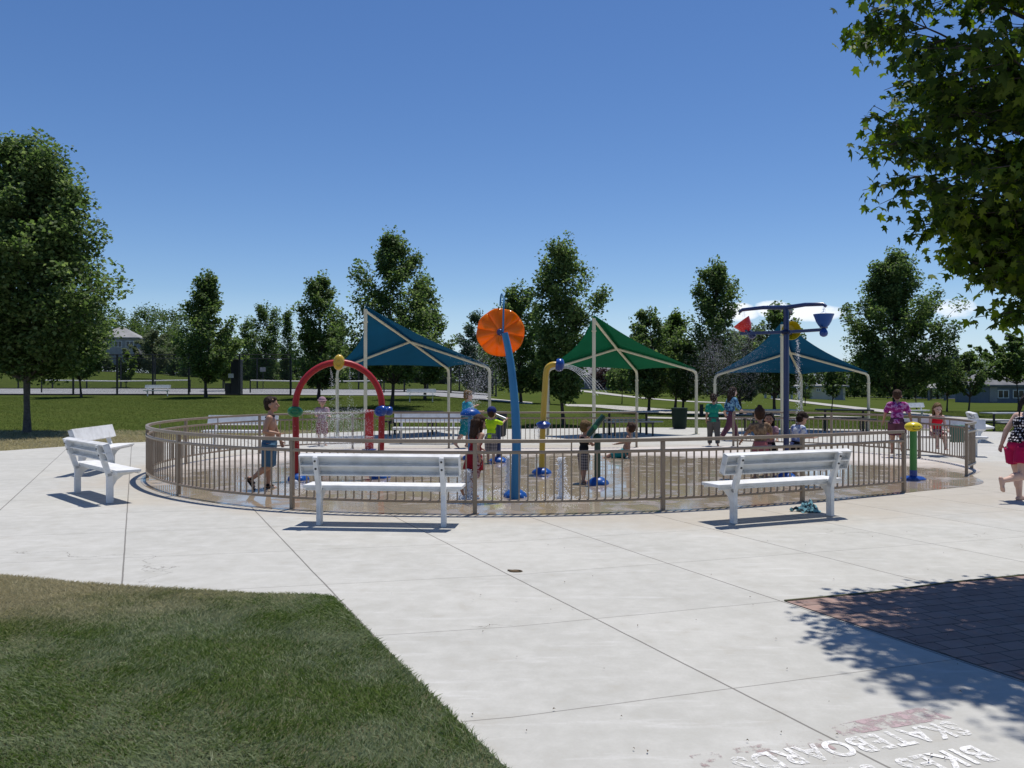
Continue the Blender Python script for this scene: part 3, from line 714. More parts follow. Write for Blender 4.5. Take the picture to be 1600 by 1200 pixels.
def tree_meshes(seed, H, zb, Rr, kind, nleaf, lsize, shape=LEAF4, tr=None, bark='bark', leafmat='leaf', nprim=26, up=1.15, clump=.29, lean=(0, 0), spread=1.0):
    """returns (trunk mesh builder, leaf mesh): limbs grow from a leader to the crown outline, leaves sit in clumps along the limbs"""
    rn = random.Random(seed); g = np.random.default_rng(seed)
    tr = tr or H * .0095
    ax = lambda z: Vector((lean[0] * z / H + .10 * math.sin(z * .9 + seed), lean[1] * z / H + .10 * math.cos(z * .7 + seed * 2), z))
    tb = MB(); n = 12; top = H * .93
    tb.tube([ax(top * (i / n)) for i in range(n + 1)], [tr * (1.35 if i == 0 else 1) * (1 - .93 * (i / n) ** .9) + .008 for i in range(n + 1)], 9)
    cl = []   # clump centres with weight
    crown_h = H - zb
    for i in range(nprim):
        f = (i + rn.random() * .7) / nprim
        a = i * 2.399963 + rn.uniform(-.5, .5)
        tt = min(.985, .05 + .93 * f ** .92)                        # height of the limb tip in the crown
        rad = Rr * prof(kind, tt) * rn.choice((.62, .8, .95, 1.0, 1.12)) * rn.uniform(.9, 1.08) * spread * (1 + .20 * math.sin(2 * a + seed) + .14 * math.sin(3 * a + seed * 1.7))
        ztip = zb + crown_h * tt
        z0 = max(zb * .78, ztip - rad * up - rn.uniform(.1, .5) * crown_h * .12)
        z0 = min(z0, top * .97)
        A = ax(z0); B = ax(min(ztip, top)) + Vector((math.cos(a) * rad, math.sin(a) * rad, 0)); B.z = ztip
        mid = A.lerp(B, .5) + Vector((math.cos(a), math.sin(a), -.35)) * rad * .12
        pts = []
        for k in range(7):
            s = k / 6; p = A * (1 - s) ** 2 + mid * 2 * s * (1 - s) + B * s * s; pts.append(p)
        r0 = max(.012, tr * .42 * (1 - tt) + .014)
        tb.tube(pts, [r0 * (1 - .85 * k / 6) + .004 for k in range(7)], 5)
        wl = rn.choice((.35, .8, 1.0, 1.0, 1.25))
        for s in (.32, .45, .58, .7, .82, .93, 1.0):
            k = s * 6; k0 = min(5, int(k)); p = pts[k0].lerp(pts[k0 + 1], k - k0)
            cl.append((p, (.55 + .5 * s) * wl))
            for q in range(2 if s < .9 else 1):
                b2 = a + rn.choice((-1, 1)) * rn.uniform(.5, 1.3); ln = rad * rn.uniform(.14, .38) * (1.15 - s * .5) + .12
                p2 = p + Vector((math.cos(b2) * ln, math.sin(b2) * ln, ln * rn.uniform(-.1, 1.15)))
                tb.tube([p, p.lerp(p2, .5) + Vector((0, 0, ln * .05)), p2], [r0 * .35, r0 * .22, .004], 4)
                cl.append((p2, .9 * wl))
    for k in range(5):
        cl.append((ax(top) + Vector((rn.uniform(-.12, .12) * Rr, rn.uniform(-.12, .12) * Rr, (k / 3) * (H - top))), .7))
    W = np.array([c[1] for c in cl]); P = np.array([tuple(c[0]) for c in cl])
    W = W * g.uniform(.3, 1.7, len(W))
    idx = g.choice(len(P), nleaf, p=W / W.sum())
    sg = clump * (crown_h / 7) * g.uniform(.7, 1.2, len(P))[idx][:, None]
    nz = g.normal(0, 1, (nleaf, 3)); nz *= np.minimum(1, 1.7 / (np.linalg.norm(nz, axis=1, keepdims=True) + 1e-6))
    C = P[idx] + nz * sg * .82 * np.array([1, 1, .85])
    C = C[C[:, 2] > zb * .72]
    return tb, np_mesh('crown', leaves(C, lsize, shape, g), len(shape), leafmat)
def make_tree(name, label, x, y, ztop, zb, Rr, kind, seed, nleaf, lsize, group=None, bark='bark', leafmat='leaf', z=None, **kw):
    z = tz(x, y) if z is None else z
    root = thing(name, label, 'tree', (x, y, z), 0, group)
    tb, me = tree_meshes(seed, ztop - z, zb - z, Rr, kind, nleaf, lsize, bark=bark, leafmat=leafmat, **kw)
    tb.build('trunk', bark, root); link('crown', me, root)
    return root
def photo_tree(name, label, px, d, ytop, ybot, half, kind, seed, nleaf, lsize, **kw):
    x, y = tp(px, d); k = d / F
    return make_tree(name, label, x, y, EYE - (ytop - YH) * k, EYE - (ybot - YH) * k, half * k, kind, seed, nleaf, lsize, **kw)

# the near maple whose crown fills the upper right
def near_maple():
    x, y = 5.35, 6.45
    rn = random.Random(11); g = np.random.default_rng(11)
    root = thing('maple_tree', 'big near maple whose lobed leaves fill the upper right', 'tree', (x, y, 0))
    tb = MB(); tb.tube([(0, 0, 0), (.03, .02, 1.0), (.0, .05, 2.2), (-.05, 0, 3.6), (.0, .0, 5.2), (.05, 0, 7.4)], [.19, .14, .125, .10, .07, .02], 12)
    C = []; zc, rb, rt, rr = 4.35, 2.36, 4.0, 2.45
    for i in range(230):
        a = i * 2.399963 + rn.uniform(-.3, .3); f = ((i + .5) / 230)
        ph = -1.30 + 2.75 * f ** .95
        q = rn.uniform(.80, 1.05)
        cz = math.sin(ph)
        B = Vector((math.cos(a) * math.cos(ph) * rr * q, math.sin(a) * math.cos(ph) * rr * q * (.40 if math.sin(a) > 0 else 1.0), zc + cz * (rt if cz > 0 else rb) * q))
        A = Vector((0, 0, max(1.7, min(7.0, B.z - .45 * Vector((B.x, B.y)).length - .2))))
        mid = A.lerp(B, .55) + Vector((0, 0, .22))
        pts = [A * (1 - s) ** 2 + mid * 2 * s * (1 - s) + B * s * s for s in (0, .17, .33, .5, .67, .83, 1)]
        tb.tube(pts, [.030, .026, .021, .016, .011, .007, .003], 5)
        for s in (.3, .45, .58, .7, .8, .88, .95, 1.0):
            k = s * 6; k0 = min(5, int(k)); p = pts[k0].lerp(pts[k0 + 1], k - k0)
            for qn in range(3):
                b2 = a + rn.choice((-1, 1)) * rn.uniform(.2, 1.2); ln = rn.uniform(.15, .5)
                p2 = p + Vector((math.cos(b2) * ln, math.sin(b2) * ln, rn.uniform(-.25, .2) * ln))
                tb.tube([p, p2], [.005, .0025], 4, False)
                m = int(rn.uniform(9, 21))
                for t in range(m):
                    w = rn.uniform(.25, 1.12); c = p.lerp(p2, w)
                    C.append((c.x + rn.gauss(0, .07), c.y + rn.gauss(0, .07), c.z - rn.uniform(0, .10) + rn.gauss(0, .03)))
    tb.build('trunk', 'bark', root)
    C = np.array(C)
    link('crown', np_mesh('crown', leaves(C, .082, MAPLE * np.array([.86, 1.08, 1]), g, droop=1.5, upb=.25), len(MAPLE), 'leaf_maple'), root)
near_maple()

# trees one can tell apart in the photo
photo_tree('shade_tree', 'large tree on the left edge with a bare lower trunk in the lawn', 40, 27.8, 228, 572, 150, 'cone', 21, 73600, 0.132, shape=LEAFC, bark='bark_grey', nprim=52, clump=.36, tr=.105, lean=(.2, 0))
photo_tree('shade_tree', 'smaller tree in front of the tennis fence, partly behind the large left tree', 126, 57, 470, 588, 40, 'oval', 22, 11200, 0.192, shape=LEAFC, nprim=24, leafmat='leaf')
photo_tree('shade_tree', 'tapered tree standing alone before the tennis court bench', 324, 57, 430, 592, 40, 'oval', 23, 14400, 0.184, shape=LEAFC, nprim=30, tr=0.099)
photo_tree('shade_tree', 'tapered tree behind the red arch', 500, 55, 434, 605, 42, 'oval', 24, 14400, 0.176, shape=LEAFC, nprim=30, tr=0.099)
photo_tree('shade_tree', 'tall broad tree rising behind the left blue canopy', 612, 45, 370, 590, 66, 'oval', 25, 20800, 0.152, shape=LEAFC, nprim=34, tr=0.093)
photo_tree('shade_tree', 'shorter tree leaning out right of the tall one behind the left blue canopy', 662, 55, 440, 595, 40, 'oval', 26, 12800, 0.176, shape=LEAFC, nprim=26, tr=0.087)
photo_tree('shade_tree', 'tree with dense crown just right of the orange flower', 812, 60, 444, 610, 46, 'oval', 27, 12800, 0.192, shape=LEAFC, nprim=28, tr=0.099)
photo_tree('shade_tree', 'tall upright tree close behind the yellow pipe', 880, 33, 380, 618, 43, 'vase', 28, 22400, 0.120, shape=LEAFC, nprim=34, tr=0.068)
photo_tree('shade_tree', 'bluish dark tree with rounded top left of the orange flower', 748, 92, 490, 615, 36, 'round', 29, 9600, 0.288, leafmat='leaf_blue', nprim=26)
photo_tree('shade_tree', 'leaning tree above the right slope of the green canopy', 1016, 47, 487, 618, 40, 'round', 30, 12000, 0.152, shape=LEAFC, nprim=26, leafmat='leaf', tr=0.081)
photo_tree('shade_tree', 'yellowish young tree right of the leaning one behind the rubbish bin', 1056, 52, 490, 615, 30, 'oval', 31, 10400, 0.152, shape=LEAFC, nprim=24, leafmat='leaf_light', tr=0.081)
photo_tree('shade_tree', 'round dark low tree directly behind the rubbish bin', 1065, 46, 540, 622, 34, 'round', 32, 10400, 0.136, nprim=24, tr=0.074)
photo_tree('shade_tree', 'tall tree left of the tipping bucket pole', 1116, 45, 412, 612, 48, 'oval', 33, 17600, 0.144, shape=LEAFC, nprim=32, tr=0.087)
photo_tree('shade_tree', 'dark rounded tree behind the walking children', 1157, 46, 515, 621, 42, 'round', 34, 12000, 0.144, nprim=26, leafmat='leaf_blue', tr=0.081)
photo_tree('shade_tree', 'tree behind the tipping buckets with crown above the right blue canopy', 1212, 48, 477, 612, 46, 'oval', 35, 13600, 0.152, shape=LEAFC, nprim=28, tr=0.087)
photo_tree('shade_tree', 'large full tree standing right of the right blue canopy', 1398, 50, 397, 607, 68, 'oval', 36, 42000, 0.152, shape=LEAFC, nprim=42, tr=0.105, leafmat='leaf')
photo_tree('shade_tree', 'small round tree on the right lawn before the grey gabled roof', 1481, 60, 558, 612, 24, 'round', 37, 7200, 0.152, nprim=20, tr=0.056)
photo_tree('shade_tree', 'small round tree on the right lawn above the end of the railing', 1513, 47, 552, 612, 28, 'round', 38, 7200, 0.136, nprim=20, tr=0.050)
photo_tree('shade_tree', 'dark tree hanging over the far right house', 1588, 62, 525, 588, 46, 'round', 39, 12000, 0.200, shape=LEAFC, nprim=26)
photo_tree('shade_tree', 'pale olive rounded tree beside the left hillside house', 238, 120, 518, 578, 28, 'round', 40, 9600, 0.320, leafmat='leaf_olive', nprim=24)
photo_tree('shade_tree', 'bright green young tree left of the dark tennis pillar', 352, 72, 525, 592, 26, 'round', 41, 7200, 0.192, leafmat='leaf_light', nprim=20)
photo_tree('shade_tree', 'slim young tree inside the tennis fence by the long net', 199, 84, 553, 596, 13, 'round', 42, 4800, 0.208, leafmat='leaf_light', nprim=16, tr=0.043)
photo_tree('sapling', 'thin sapling on the lawn left of the winding path', 1259, 72, 575, 622, 14, 'oval', 43, 1800, .17, nprim=14, tr=0.037)
photo_tree('sapling', 'thin sapling under the right edge of the right blue canopy', 1300, 52, 570, 618, 17, 'oval', 44, 2200, .15, nprim=14, tr=0.031)
photo_tree('sapling', 'thin sapling seen under the green canopy on the path edge', 970, 66, 570, 606, 16, 'round', 45, 2200, .18, nprim=14, tr=0.031)
photo_tree('sapling', 'small sapling beside the right park bench', 1430, 62, 575, 616, 15, 'round', 46, 2200, .18, nprim=14, tr=0.037)
photo_tree('shade_tree', 'dark tree seen between the yellow pipe and the green canopy post', 858, 60, 540, 612, 30, 'round', 47, 8000, 0.176, nprim=22, tr=0.074)

# cypress-like dark trees left of the red arch
photo_tree('conifer_tree', 'tall dark rounded conifer behind the dark tennis pillar', 416, 130, 476, 600, 24, 'column', 51, 9600, 0.336, leafmat='leaf', nprim=26)
photo_tree('conifer_tree', 'dark conifer left of the tallest conifer', 388, 135, 498, 600, 14, 'column', 52, 5600, 0.320, nprim=20)
photo_tree('conifer_tree', 'narrow pointed conifer right of the tallest conifer', 449, 135, 484, 600, 13, 'cone', 53, 5600, 0.304, nprim=22)
photo_tree('conifer_tree', 'pointed dark conifer low beside the left canopy', 531, 130, 500, 600, 18, 'cone', 54, 5600, 0.320, nprim=20)

def wood(name, label, spec, seed, leafmat, lsize, per):
    g = np.random.default_rng(seed); out = []
    for (px, d, ytop, ybot, half) in spec:
        x, y = tp(px, d); k = d / F; zt = EYE - (ytop - 6 - YH) * k; zb = min(EYE - (ybot - YH) * k, zt - 1); r = half * k
        z0 = tz(x, y); zb = min(zb, z0 + .5)
        nb = 46
        u = g.uniform(0, 1, nb); a = g.uniform(0, 6.283, nb); t = g.uniform(.03, 1, nb)
        pr = np.sqrt(np.maximum(0, 1 - np.abs(2 * t ** .8 - 1) ** 2.6))
        rr = r * pr * np.sqrt(u) * 1.02
        P = np.column_stack([x + rr * np.cos(a), y + rr * np.sin(a), zb + (zt - zb) * t])
        idx = g.integers(0, nb, per); s = r * .20 * g.uniform(.6, 1.2, nb)[idx][:, None]
        out.append(P[idx] + g.normal(0, 1, (per, 3)) * s)
    C = np.concatenate(out)
    return tag(link(name, np_mesh(name, leaves(C, lsize, LEAF4, g), 4, leafmat)), label, 'woods', kind='stuff')
rn = random.Random(77)
def row(x0, x1, n, d, yt, yb, half, jt=8):
    return [(x0 + (x1 - x0) * (i + rn.uniform(-.3, .3)) / max(1, n - 1), d + rn.uniform(-12, 12), yt + rn.uniform(-jt, jt), yb, half * rn.uniform(.75, 1.3)) for i in range(n)]
wood('woods', 'dense leafy wood covering the hill on the left skyline', row(-60, 310, 20, 235, 490, 560, 24, 5) + row(-40, 330, 16, 200, 520, 575, 22, 10) + row(-60, 60, 6, 150, 545, 590, 26, 8) + row(60, 160, 4, 170, 552, 580, 18, 5), 61, 'leaf_wood', .62, 2200)
wood('woods', 'mixed dark trees behind the tennis courts and left canopy', row(250, 790, 30, 195, 548, 600, 20, 14) + row(290, 700, 16, 150, 566, 604, 15, 9) + row(240, 330, 4, 165, 555, 590, 14, 6), 62, 'leaf_wood', .55, 1300)
wood('woods', 'dark trees along the road behind the green canopy', row(780, 1180, 24, 175, 556, 606, 20, 12) + row(960, 1010, 3, 120, 560, 612, 18, 6) + row(1030, 1110, 4, 120, 545, 612, 18, 8), 63, 'leaf', .48, 1200)
wood('woods', 'dark hedge and trees at the far edge of the right lawn', row(1165, 1470, 22, 180, 572, 616, 17, 8) + row(1310, 1440, 9, 150, 580, 620, 14, 6) + row(1440, 1700, 14, 260, 566, 600, 18, 8) + row(1545, 1660, 8, 150, 600, 622, 12, 6) + row(1480, 1540, 5, 250, 556, 600, 16, 6), 64, 'leaf_wood', .48, 1200)
wood('woods', 'reddish purple shrubs in front of the low house behind the green canopy', row(935, 985, 5, 140, 580, 606, 9, 4), 65, 'leaf_purple', .4, 600)
wood('woods', 'low rounded shrubs along the right pavilion', row(1435, 1475, 3, 170, 611, 621, 7, 2) + row(1585, 1600, 2, 120, 605, 622, 8, 2) + row(1530, 1570, 3, 165, 608, 622, 8, 3), 66, 'leaf_blue', .3, 400)
# ================================================================== RAILINGS
def railing(label, path, posts, rot_end=None):
    o = posts[0]
    root = thing('railing', label, 'railing', (o[0], o[1], 0))
    off = Vector((o[0], o[1], 0))
    P = [p - off for p in path]
    for nm, z, w, h in (('top_rail', .905, .052, .045), ('middle_rail', .765, .045, .038), ('bottom_rail', .155, .042, .034)):
        b = MB(); b.sweep([p + Vector((0, 0, z)) for p in P], w, h); b.build(nm, 'tan_metal', root, bevel=.006)
    # arc length
    S = [0]
    for i in range(1, len(P)): S.append(S[-1] + (P[i] - P[i - 1]).length)
    def at(s):
        i = max(k for k in range(len(S) - 1) if S[k] <= s + 1e-9); t = (s - S[i]) / max(1e-9, S[i + 1] - S[i])
        d = (P[i + 1] - P[i]).normalized(); return P[i].lerp(P[i + 1], min(t, 1)), d
    sp = []
    for q in posts:
        q = Vector((q[0], q[1], 0)) - off; sp.append(S[min(range(len(P)), key=lambda k: (P[k] - q).length)])
    post = None
    for s in sp:
        p, d = at(min(s, S[-1] - 1e-4)); rz = math.atan2(d.y, d.x)
        if post is None:
            b = MB(); b.box((0, 0, .441), (.05, .05, .882)); b.box((0, 0, .004), (.10, .10, .008)); post = b.build('post', 'tan_metal', root, bevel=.005); c = post
        else:
            c = post.copy(); COL.objects.link(c); c.parent = root
        c.location = p; c.rotation_euler = (0, 0, rz)
    for a, e in zip(sp[:-1], sp[1:]):
        n = max(2, int(round((e - a) / .112))); b = MB()
        for k in range(1, n):
            p, d = at(a + (e - a) * k / n)
            rot = Matrix.Rotation(math.atan2(d.y, d.x), 3, 'Z')
            top = .884 if k == n // 2 else .748
            b.box((p.x, p.y, (.17 + top) / 2), (.016, .016, top - .17), rot)
        b.build('picket_panel', 'tan_metal', root, smooth=False)
    return root
railing('long curved tan metal railing wrapping the front, left and back of the splash pad', ringA, FA)
railing('short curved tan metal railing on the right side of the pad, ending edge-on', ringB, FB)

# ================================================================== BENCHES
def make_bench():
    root = thing('bench', 'x', 'bench')
    for s in (-1, 1):
        x = s * .72
        b = MB(); b.box((x, 0, .205), (.055, .085, .41)); b.bar((x, -.005, .36), (x, -.15, .80), .055, .07, (0, 1, 0)); leg = b.build('leg', 'white_paint', root, bevel=.006)
        b = MB(); th = .02      # gusset under the seat
        prof_ = [(.035, .415), (.30, .415), (.30, .385), (.17, .365), (.09, .31), (.045, .23), (.035, .22)]
        vs = [(x - th, y, z) for y, z in prof_] + [(x + th, y, z) for y, z in prof_]; n = len(prof_)
        b.add(vs, [tuple(range(n)), tuple(reversed(range(n, 2 * n)))] + [(i, i + n, (i + 1) % n + n, (i + 1) % n) for i in range(n)])
        b.build('seat_bracket', 'white_paint', root, smooth=False, bevel=.003)
        for z, y in ((.745, -.17), (.655, -.14)): b = MB(); b.tube([(x, y - .008, z), (x, y + .014, z)], .012, 8); b.build('bolt', 'bolt', root)
    b = MB(); b.box((0, .18, .436), (1.84, .33, .038)); b.box((0, .04, .404), (1.80, .02, .026)); b.box((0, .318, .404), (1.80, .02, .026))
    b.build('seat', 'white_paint', root, bevel=.006)
    # hollow-backed extruded backrest: face sheet with three ribs and end plates behind
    b = MB(); rot = Matrix.Rotation(R(18), 3, 'X')
    def part(cy, cz, sx, sy, sz, cx=0): b.box(Vector((cx, -.075, .70)) + rot @ Vector((0, cy, cz)), (sx, sy, sz), rot)
    part(.034, 0, 1.84, .014, .245)
    for cz in (-.112, 0, .112): part(-.008, cz, 1.836, .07, .020)
    for s in (-1, 1): part(-.008, 0, .014, .068, .239, s * .911)
    b.build('backrest', 'white_paint', root, bevel=.003)
    return root
bench0 = make_bench(); first = [True]
def bench(label, loc, rz, mat=None):
    o = bench0 if first[0] else dup(bench0); first[0] = False
    o.location = loc; o.rotation_euler = (0, 0, rz); o['label'] = label
    o['group'] = 'white benches round the splash pad'; return o
def bench_legs(label, a, c, turn=0):
    a, c = gp(*a), gp(*c); d = c - a; m = (a + c) / 2; return bench(label, (m.x, m.y, 0), math.atan2(d.y, d.x) + turn)
bench_legs('white bench seen from behind at the front left, below the red arch', (497, 820), (696, 823))
bench_legs('white bench seen from behind at the front right with a teal towel lying under it', (1145, 818), (1298, 806))
bench_legs('white bench at far left seen obliquely, nearer of the two overlapping there', (121, 770), (172, 786))
bench('white bench overlapping behind the far left one, its pale blue backrest facing right', (-7.75, 15.2, 0), R(-84))
bench('white bench seen through the back left railing beside the shirtless boy', ((372 - 800) / F * 20.6, 20.9, 0), R(176))
bench('white bench seen through the back railing between the red arch and the teal child', ((665 - 800) / F * 22, 22.4, 0), R(178))
bench('white bench the girl in red sits on, beyond the right railing', (9.85, 18.7, 0), R(158))
bench('far white bench whose tilted backrest shows above the one right of the girl in red', (13.35, 23.4, 0), R(247))
bench('white bench in front of the tennis fence on the left', ((248 - 800) / F * 58.8, 58.6, tz(-25.5, 58.6)), R(180))
bench('white bench under the tree behind the left blue canopy', ((658 - 800) / F * 51, 51, tz(-5.7, 51)), R(178))
bench('white bench on the right lawn behind the girl in the tie-dyed shirt', ((1424 - 800) / F * 43, 43, tz(21, 43)), R(200))

def picnic_table(label, x, y, rz, mat='grey_metal', z=0, group=None):
    root = thing('picnic_table', label, 'picnic table', (x, y, z), rz, group)
    b = MB(); b.box((0, 0, .74), (1.85, .72, .045)); b.build('table_top', mat, root, bevel=.01)
    for s in (-1, 1):
        b = MB(); b.box((0, s * .68, .45), (1.85, .25, .04)); b.build('seat', mat, root, bevel=.01)
    for s in (-1, 1):
        b = MB(); b.tube([(s * .62, 0, .0), (s * .62, 0, .717)], .04, 10); b.bar((s * .62, -.74, .40), (s * .62, .74, .40), .05, .05)
        b.box((s * .62, -.66, .2), (.045, .045, .4)); b.box((s * .62, .66, .2), (.045, .045, .4)); b.build('leg', 'dark_metal', root)
    return root
picnic_table('grey metal picnic table under the green canopy', 3.75, 26.3, R(8), z=0)
picnic_table('grey picnic table under the right blue canopy, left of the two there', 8.9, 28.0, R(10))
picnic_table('grey picnic table under the right blue canopy, right of the two there', 11.6, 28.4, R(-15), 'dark_metal')
picnic_table('dark picnic table under the left blue canopy', -3.2, 26.4, R(-6), 'dark_metal')
picnic_table('pale green picnic table on the lawn edge at the right border', 17.55, 28.6, R(4), 'grey_metal', -.12)

# ================================================================== SHADE CANOPIES
def canopy(label, corners, mat, gz=0):
    """corners: near (tall), left, far, right, centre as world points"""
    n_, l_, f_, r_, c_ = [Vector(p) for p in corners]
    root = thing('shade_canopy', label, 'shade canopy', (c_.x, c_.y, 0)); off = Vector((c_.x, c_.y, 0))
    n, l, f, r, c = [p - off for p in (n_, l_, f_, r_, c_)]
    b = MB(); b.tube([(n.x, n.y, 0), (n.x, n.y, n.z - .02)], .052, 14); b.tube([(n.x, n.y, n.z - .42), (n.x, n.y, n.z - .38)], .07, 14); b.lathe([(.13, 0), (.13, .015), (.07, .016)], (n.x, n.y, 0)); b.build('post', 'cream', root)
    b = MB(); b.tube([n + Vector((0, 0, -.07)), c, f + Vector((0, 0, 0)) + (c - f).normalized() * .22], .04, 12); b.build('ridge_beam', 'cream', root)
    for q in (l, r, f):
        b = MB(); d = (c - q).normalized()
        b.tube([(q.x, q.y, 0), (q.x, q.y, q.z - .30)], .05, 14); b.tube([(q.x, q.y, q.z - .32), (q.x, q.y, q.z - .28)], .066, 14)
        el = [Vector((q.x, q.y, q.z - .29)), Vector((q.x, q.y, q.z - .14)), Vector((q.x, q.y, q.z - .05)) + d * .03, q + d * .12, q + d * .3]
        b.tube(el, .045, 12); b.lathe([(.12, 0), (.12, .015), (.06, .016)], (q.x, q.y, 0)); b.build('post', 'cream', root)
        if q is not f:
            b = MB(); b.tube([q + d * .26, c + Vector((0, 0, -.0))], .039, 12); b.build('hip_beam', 'cream', root)
    m = 12; V, FC = [], []; up = Vector((0, 0, .075)); out = MB()
    for p, q in ((n, l), (n, r), (f, l), (f, r)):
        idx = {}; vs, fs = [], []
        for i in range(m + 1):
            for j in range(m + 1 - i):
                a, bq = i / m, j / m; cc = 1 - a - bq
                pt = p * a + q * bq + c * cc
                s = a + bq
                pull = .30 * 4 * a * bq / max(s, .05) * (.55 if p is f else 1.0) * s ** 2
                pt = pt.lerp(c, pull * .55) + Vector((0, 0, -.10 * pull)) + up
                idx[(i, j)] = len(vs); vs.append(pt)
        for i in range(m):
            for j in range(m - i):
                fs.append((idx[(i, j)], idx[(i + 1, j)], idx[(i, j + 1)]))
                if i + j < m - 1: fs.append((idx[(i + 1, j)], idx[(i + 1, j + 1)], idx[(i, j + 1)]))
        out.add(vs, fs)
    o = out.build('fabric', mat, root, angle=60)
    sd = o.modifiers.new('cloth_thickness', 'SOLIDIFY'); sd.thickness = .004
    return root
canopy('blue sail canopy on the left behind the red arch', [pp(571, 482, 23.9), pp(527, 577, 25.5), pp(701, 577, 28.7), pp(765, 575, 26.5), pp(641, 534, 26.3)], 'fabric_blue')
canopy('green sail canopy in the middle behind the yellow pipe', [pp(928, 496, 23.9), pp(856, 578, 26), pp(995, 581, 28.7), pp(1088, 580, 26.6), pp(964, 545, 26.3)], 'fabric_green')
canopy('blue sail canopy on the right behind the tipping buckets', [pp(1222, 506, 25.4), pp(1117, 587, 28), pp(1252, 588, 30.6), pp(1357, 585, 28.2), pp(1234, 551, 28)], 'fabric_blue')

# ================================================================== SPLASH FEATURES
def footing(root, p, r=.17, h=.13):
    b = MB(); c = Vector(p)
    b.ell(c, (r, r * .95, h), None, 22, 8, True)
    for a in range(5):
        an = a * 1.257 + .3; b.ell(c + Vector((math.cos(an) * r * .72, math.sin(an) * r * .72, 0)), (r * .42, r * .42, h * .6), None, 14, 6, True)
    return b.build('footing', 'midblue' if r > .15 else 'royal', root)
def nozzle(root, c, r, axis, mat):
    """rounded ring-shaped water nozzle with a dark mouth"""
    b = MB(); q = Vector((0, 0, 1)).rotation_difference(Vector(axis)).to_matrix()
    pr = [(.30, .62), (.55, .78), (.80, .66), (.96, .34), (1, 0), (.93, -.38), (.7, -.68), (.35, -.82), (.02, -.86)]
    vs, fs = [], []; seg = 24
    for rr, hh in pr:
        for k in range(seg):
            a = 2 * math.pi * k / seg; vs.append(Vector(c) + q @ Vector((math.cos(a) * rr * r[0], math.sin(a) * rr * r[1], hh * r[2])))
    for i in range(len(pr) - 1):
        for k in range(seg): fs.append((i * seg + k, (i + 1) * seg + k, (i + 1) * seg + (k + 1) % seg, i * seg + (k + 1) % seg))
    fs.append(tuple(range(seg))); fs.append(tuple(reversed([(len(pr) - 1) * seg + k for k in range(seg)])))
    b.add(vs, fs); o = b.build('nozzle', mat, root)
    b = MB(); b.ell(Vector(c) + q @ Vector((0, 0, .60 * r[2])), (.36 * max(r[0], r[1]), .36 * max(r[0], r[1]), .12 * r[2]), q); b.build('nozzle_mouth', mat if mat != 'hole' else 'hole', o)
    return o
# red arch
A, B = Vector((-3.63, 13.7, 0)), Vector((-2.27, 14.05, 0)); mid = (A + B) / 2; hw = (B - A).length / 2; ux = (B - A).normalized()
root = thing('water_arch', 'red pipe arch with yellow, green and blue nozzles at the left of the pad', 'water arch', mid)
pts = [-ux * (hw - .02), -ux * (hw + .01) + Vector((0, 0, .6))]
zc = 1.24
for k in range(25):
    a = math.pi * (1 - k / 24); pts.append(ux * math.cos(a) * (hw + .02) + Vector((0, 0, zc + math.sin(a) * (hw + .05))))
pts += [ux * (hw + .01) + Vector((0, 0, .6)), ux * (hw - .02)]
b = MB(); b.tube(pts, .054, 18); b.build('pipe', 'red', root)
nozzle(root, Vector((0, -.03, zc + hw + .05)), (.095, .135, .10), (.12, -1, -.05), 'yellow')
nozzle(root, -ux * (hw + .015) + Vector((0, -.03, 1.155)), (.13, .095, .11), (.12, -1, .08), 'green_plastic')
nozzle(root, ux * (hw + .015) + Vector((0, -.03, 1.155)), (.12, .095, .11), (-.35, -1, .08), 'royal')
nozzle(root, ux * (hw + .13) + Vector((0, .03, 1.155)), (.08, .08, .09), (1, .2, 0), 'royal')
footing(root, -ux * (hw - .02)); footing(root, ux * (hw - .02))
# red post further back
p = gp(577, 703); root = thing('water_post', 'red square-topped post behind the right leg of the red arch', 'water post', p)
b = MB(); b.tube([(0, 0, 0), (0, 0, .985)], .105, 18); b.tube([(0, 0, .985), (0, 0, .995)], .10, 18); b.build('post', 'red', root); b = MB(); b.lathe([(.18, 0), (.18, .02), (.11, .03)]); b.build('base_plate', 'royal', root)
# orange flower
d0 = 11.5; base = gp(805, 777)
root = thing('water_flower', 'orange scalloped disc on a tall curved sky blue pole', 'water flower', base)
px = [(805, 776), (806, 740), (807, 700), (806, 660), (803.5, 620), (799.5, 580), (794, 545), (788.5, 520)]
pts = [pp(a, c, d0 - .08) - base for a, c in px]; pts[0].z = 0
pts = catmull(pts, 5); rs = [.066 - .020 * (i / (len(pts) - 1)) ** 1.6 for i in range(len(pts))]
b = MB(); b.tube(pts, rs, 20); b.build('pole', 'skyblue', root)
hub = pp(781.5, 519, d0 + .05) - base
b = MB(); V, FC = [], []; nr, na = 14, 96
rot = Matrix.Rotation(R(-4), 3, 'Z') @ Matrix.Rotation(R(90), 3, 'X') @ Matrix.Rotation(R(12), 3, 'Z')
for i in range(nr + 1):
    q = i / nr
    for k in range(na):
        a = 2 * math.pi * k / na
        rr = .342 * q * (1 + .012 * math.cos(8 * a)); zz = -.10 * q ** 2 + .038 * q ** 1.4 * abs(math.cos(4 * a)) ** .6 * 1.2
        V.append(hub + rot @ Vector((rr * math.cos(a), rr * math.sin(a), zz)))
for i in range(nr):
    for k in range(na): FC.append((i * na + k, i * na + (k + 1) % na, (i + 1) * na + (k + 1) % na, (i + 1) * na + k))
b.add(V, FC); o = b.build('flower_disc', 'orange', root, angle=70); sd = o.modifiers.new('thickness', 'SOLIDIFY'); sd.thickness = .008
b = MB(); b.lathe([(.03, -.06), (.045, -.05), (.05, 0), (.045, .05), (.03, .07)], hub, (0, -1, 0)); b.build('hub', 'navy', root)
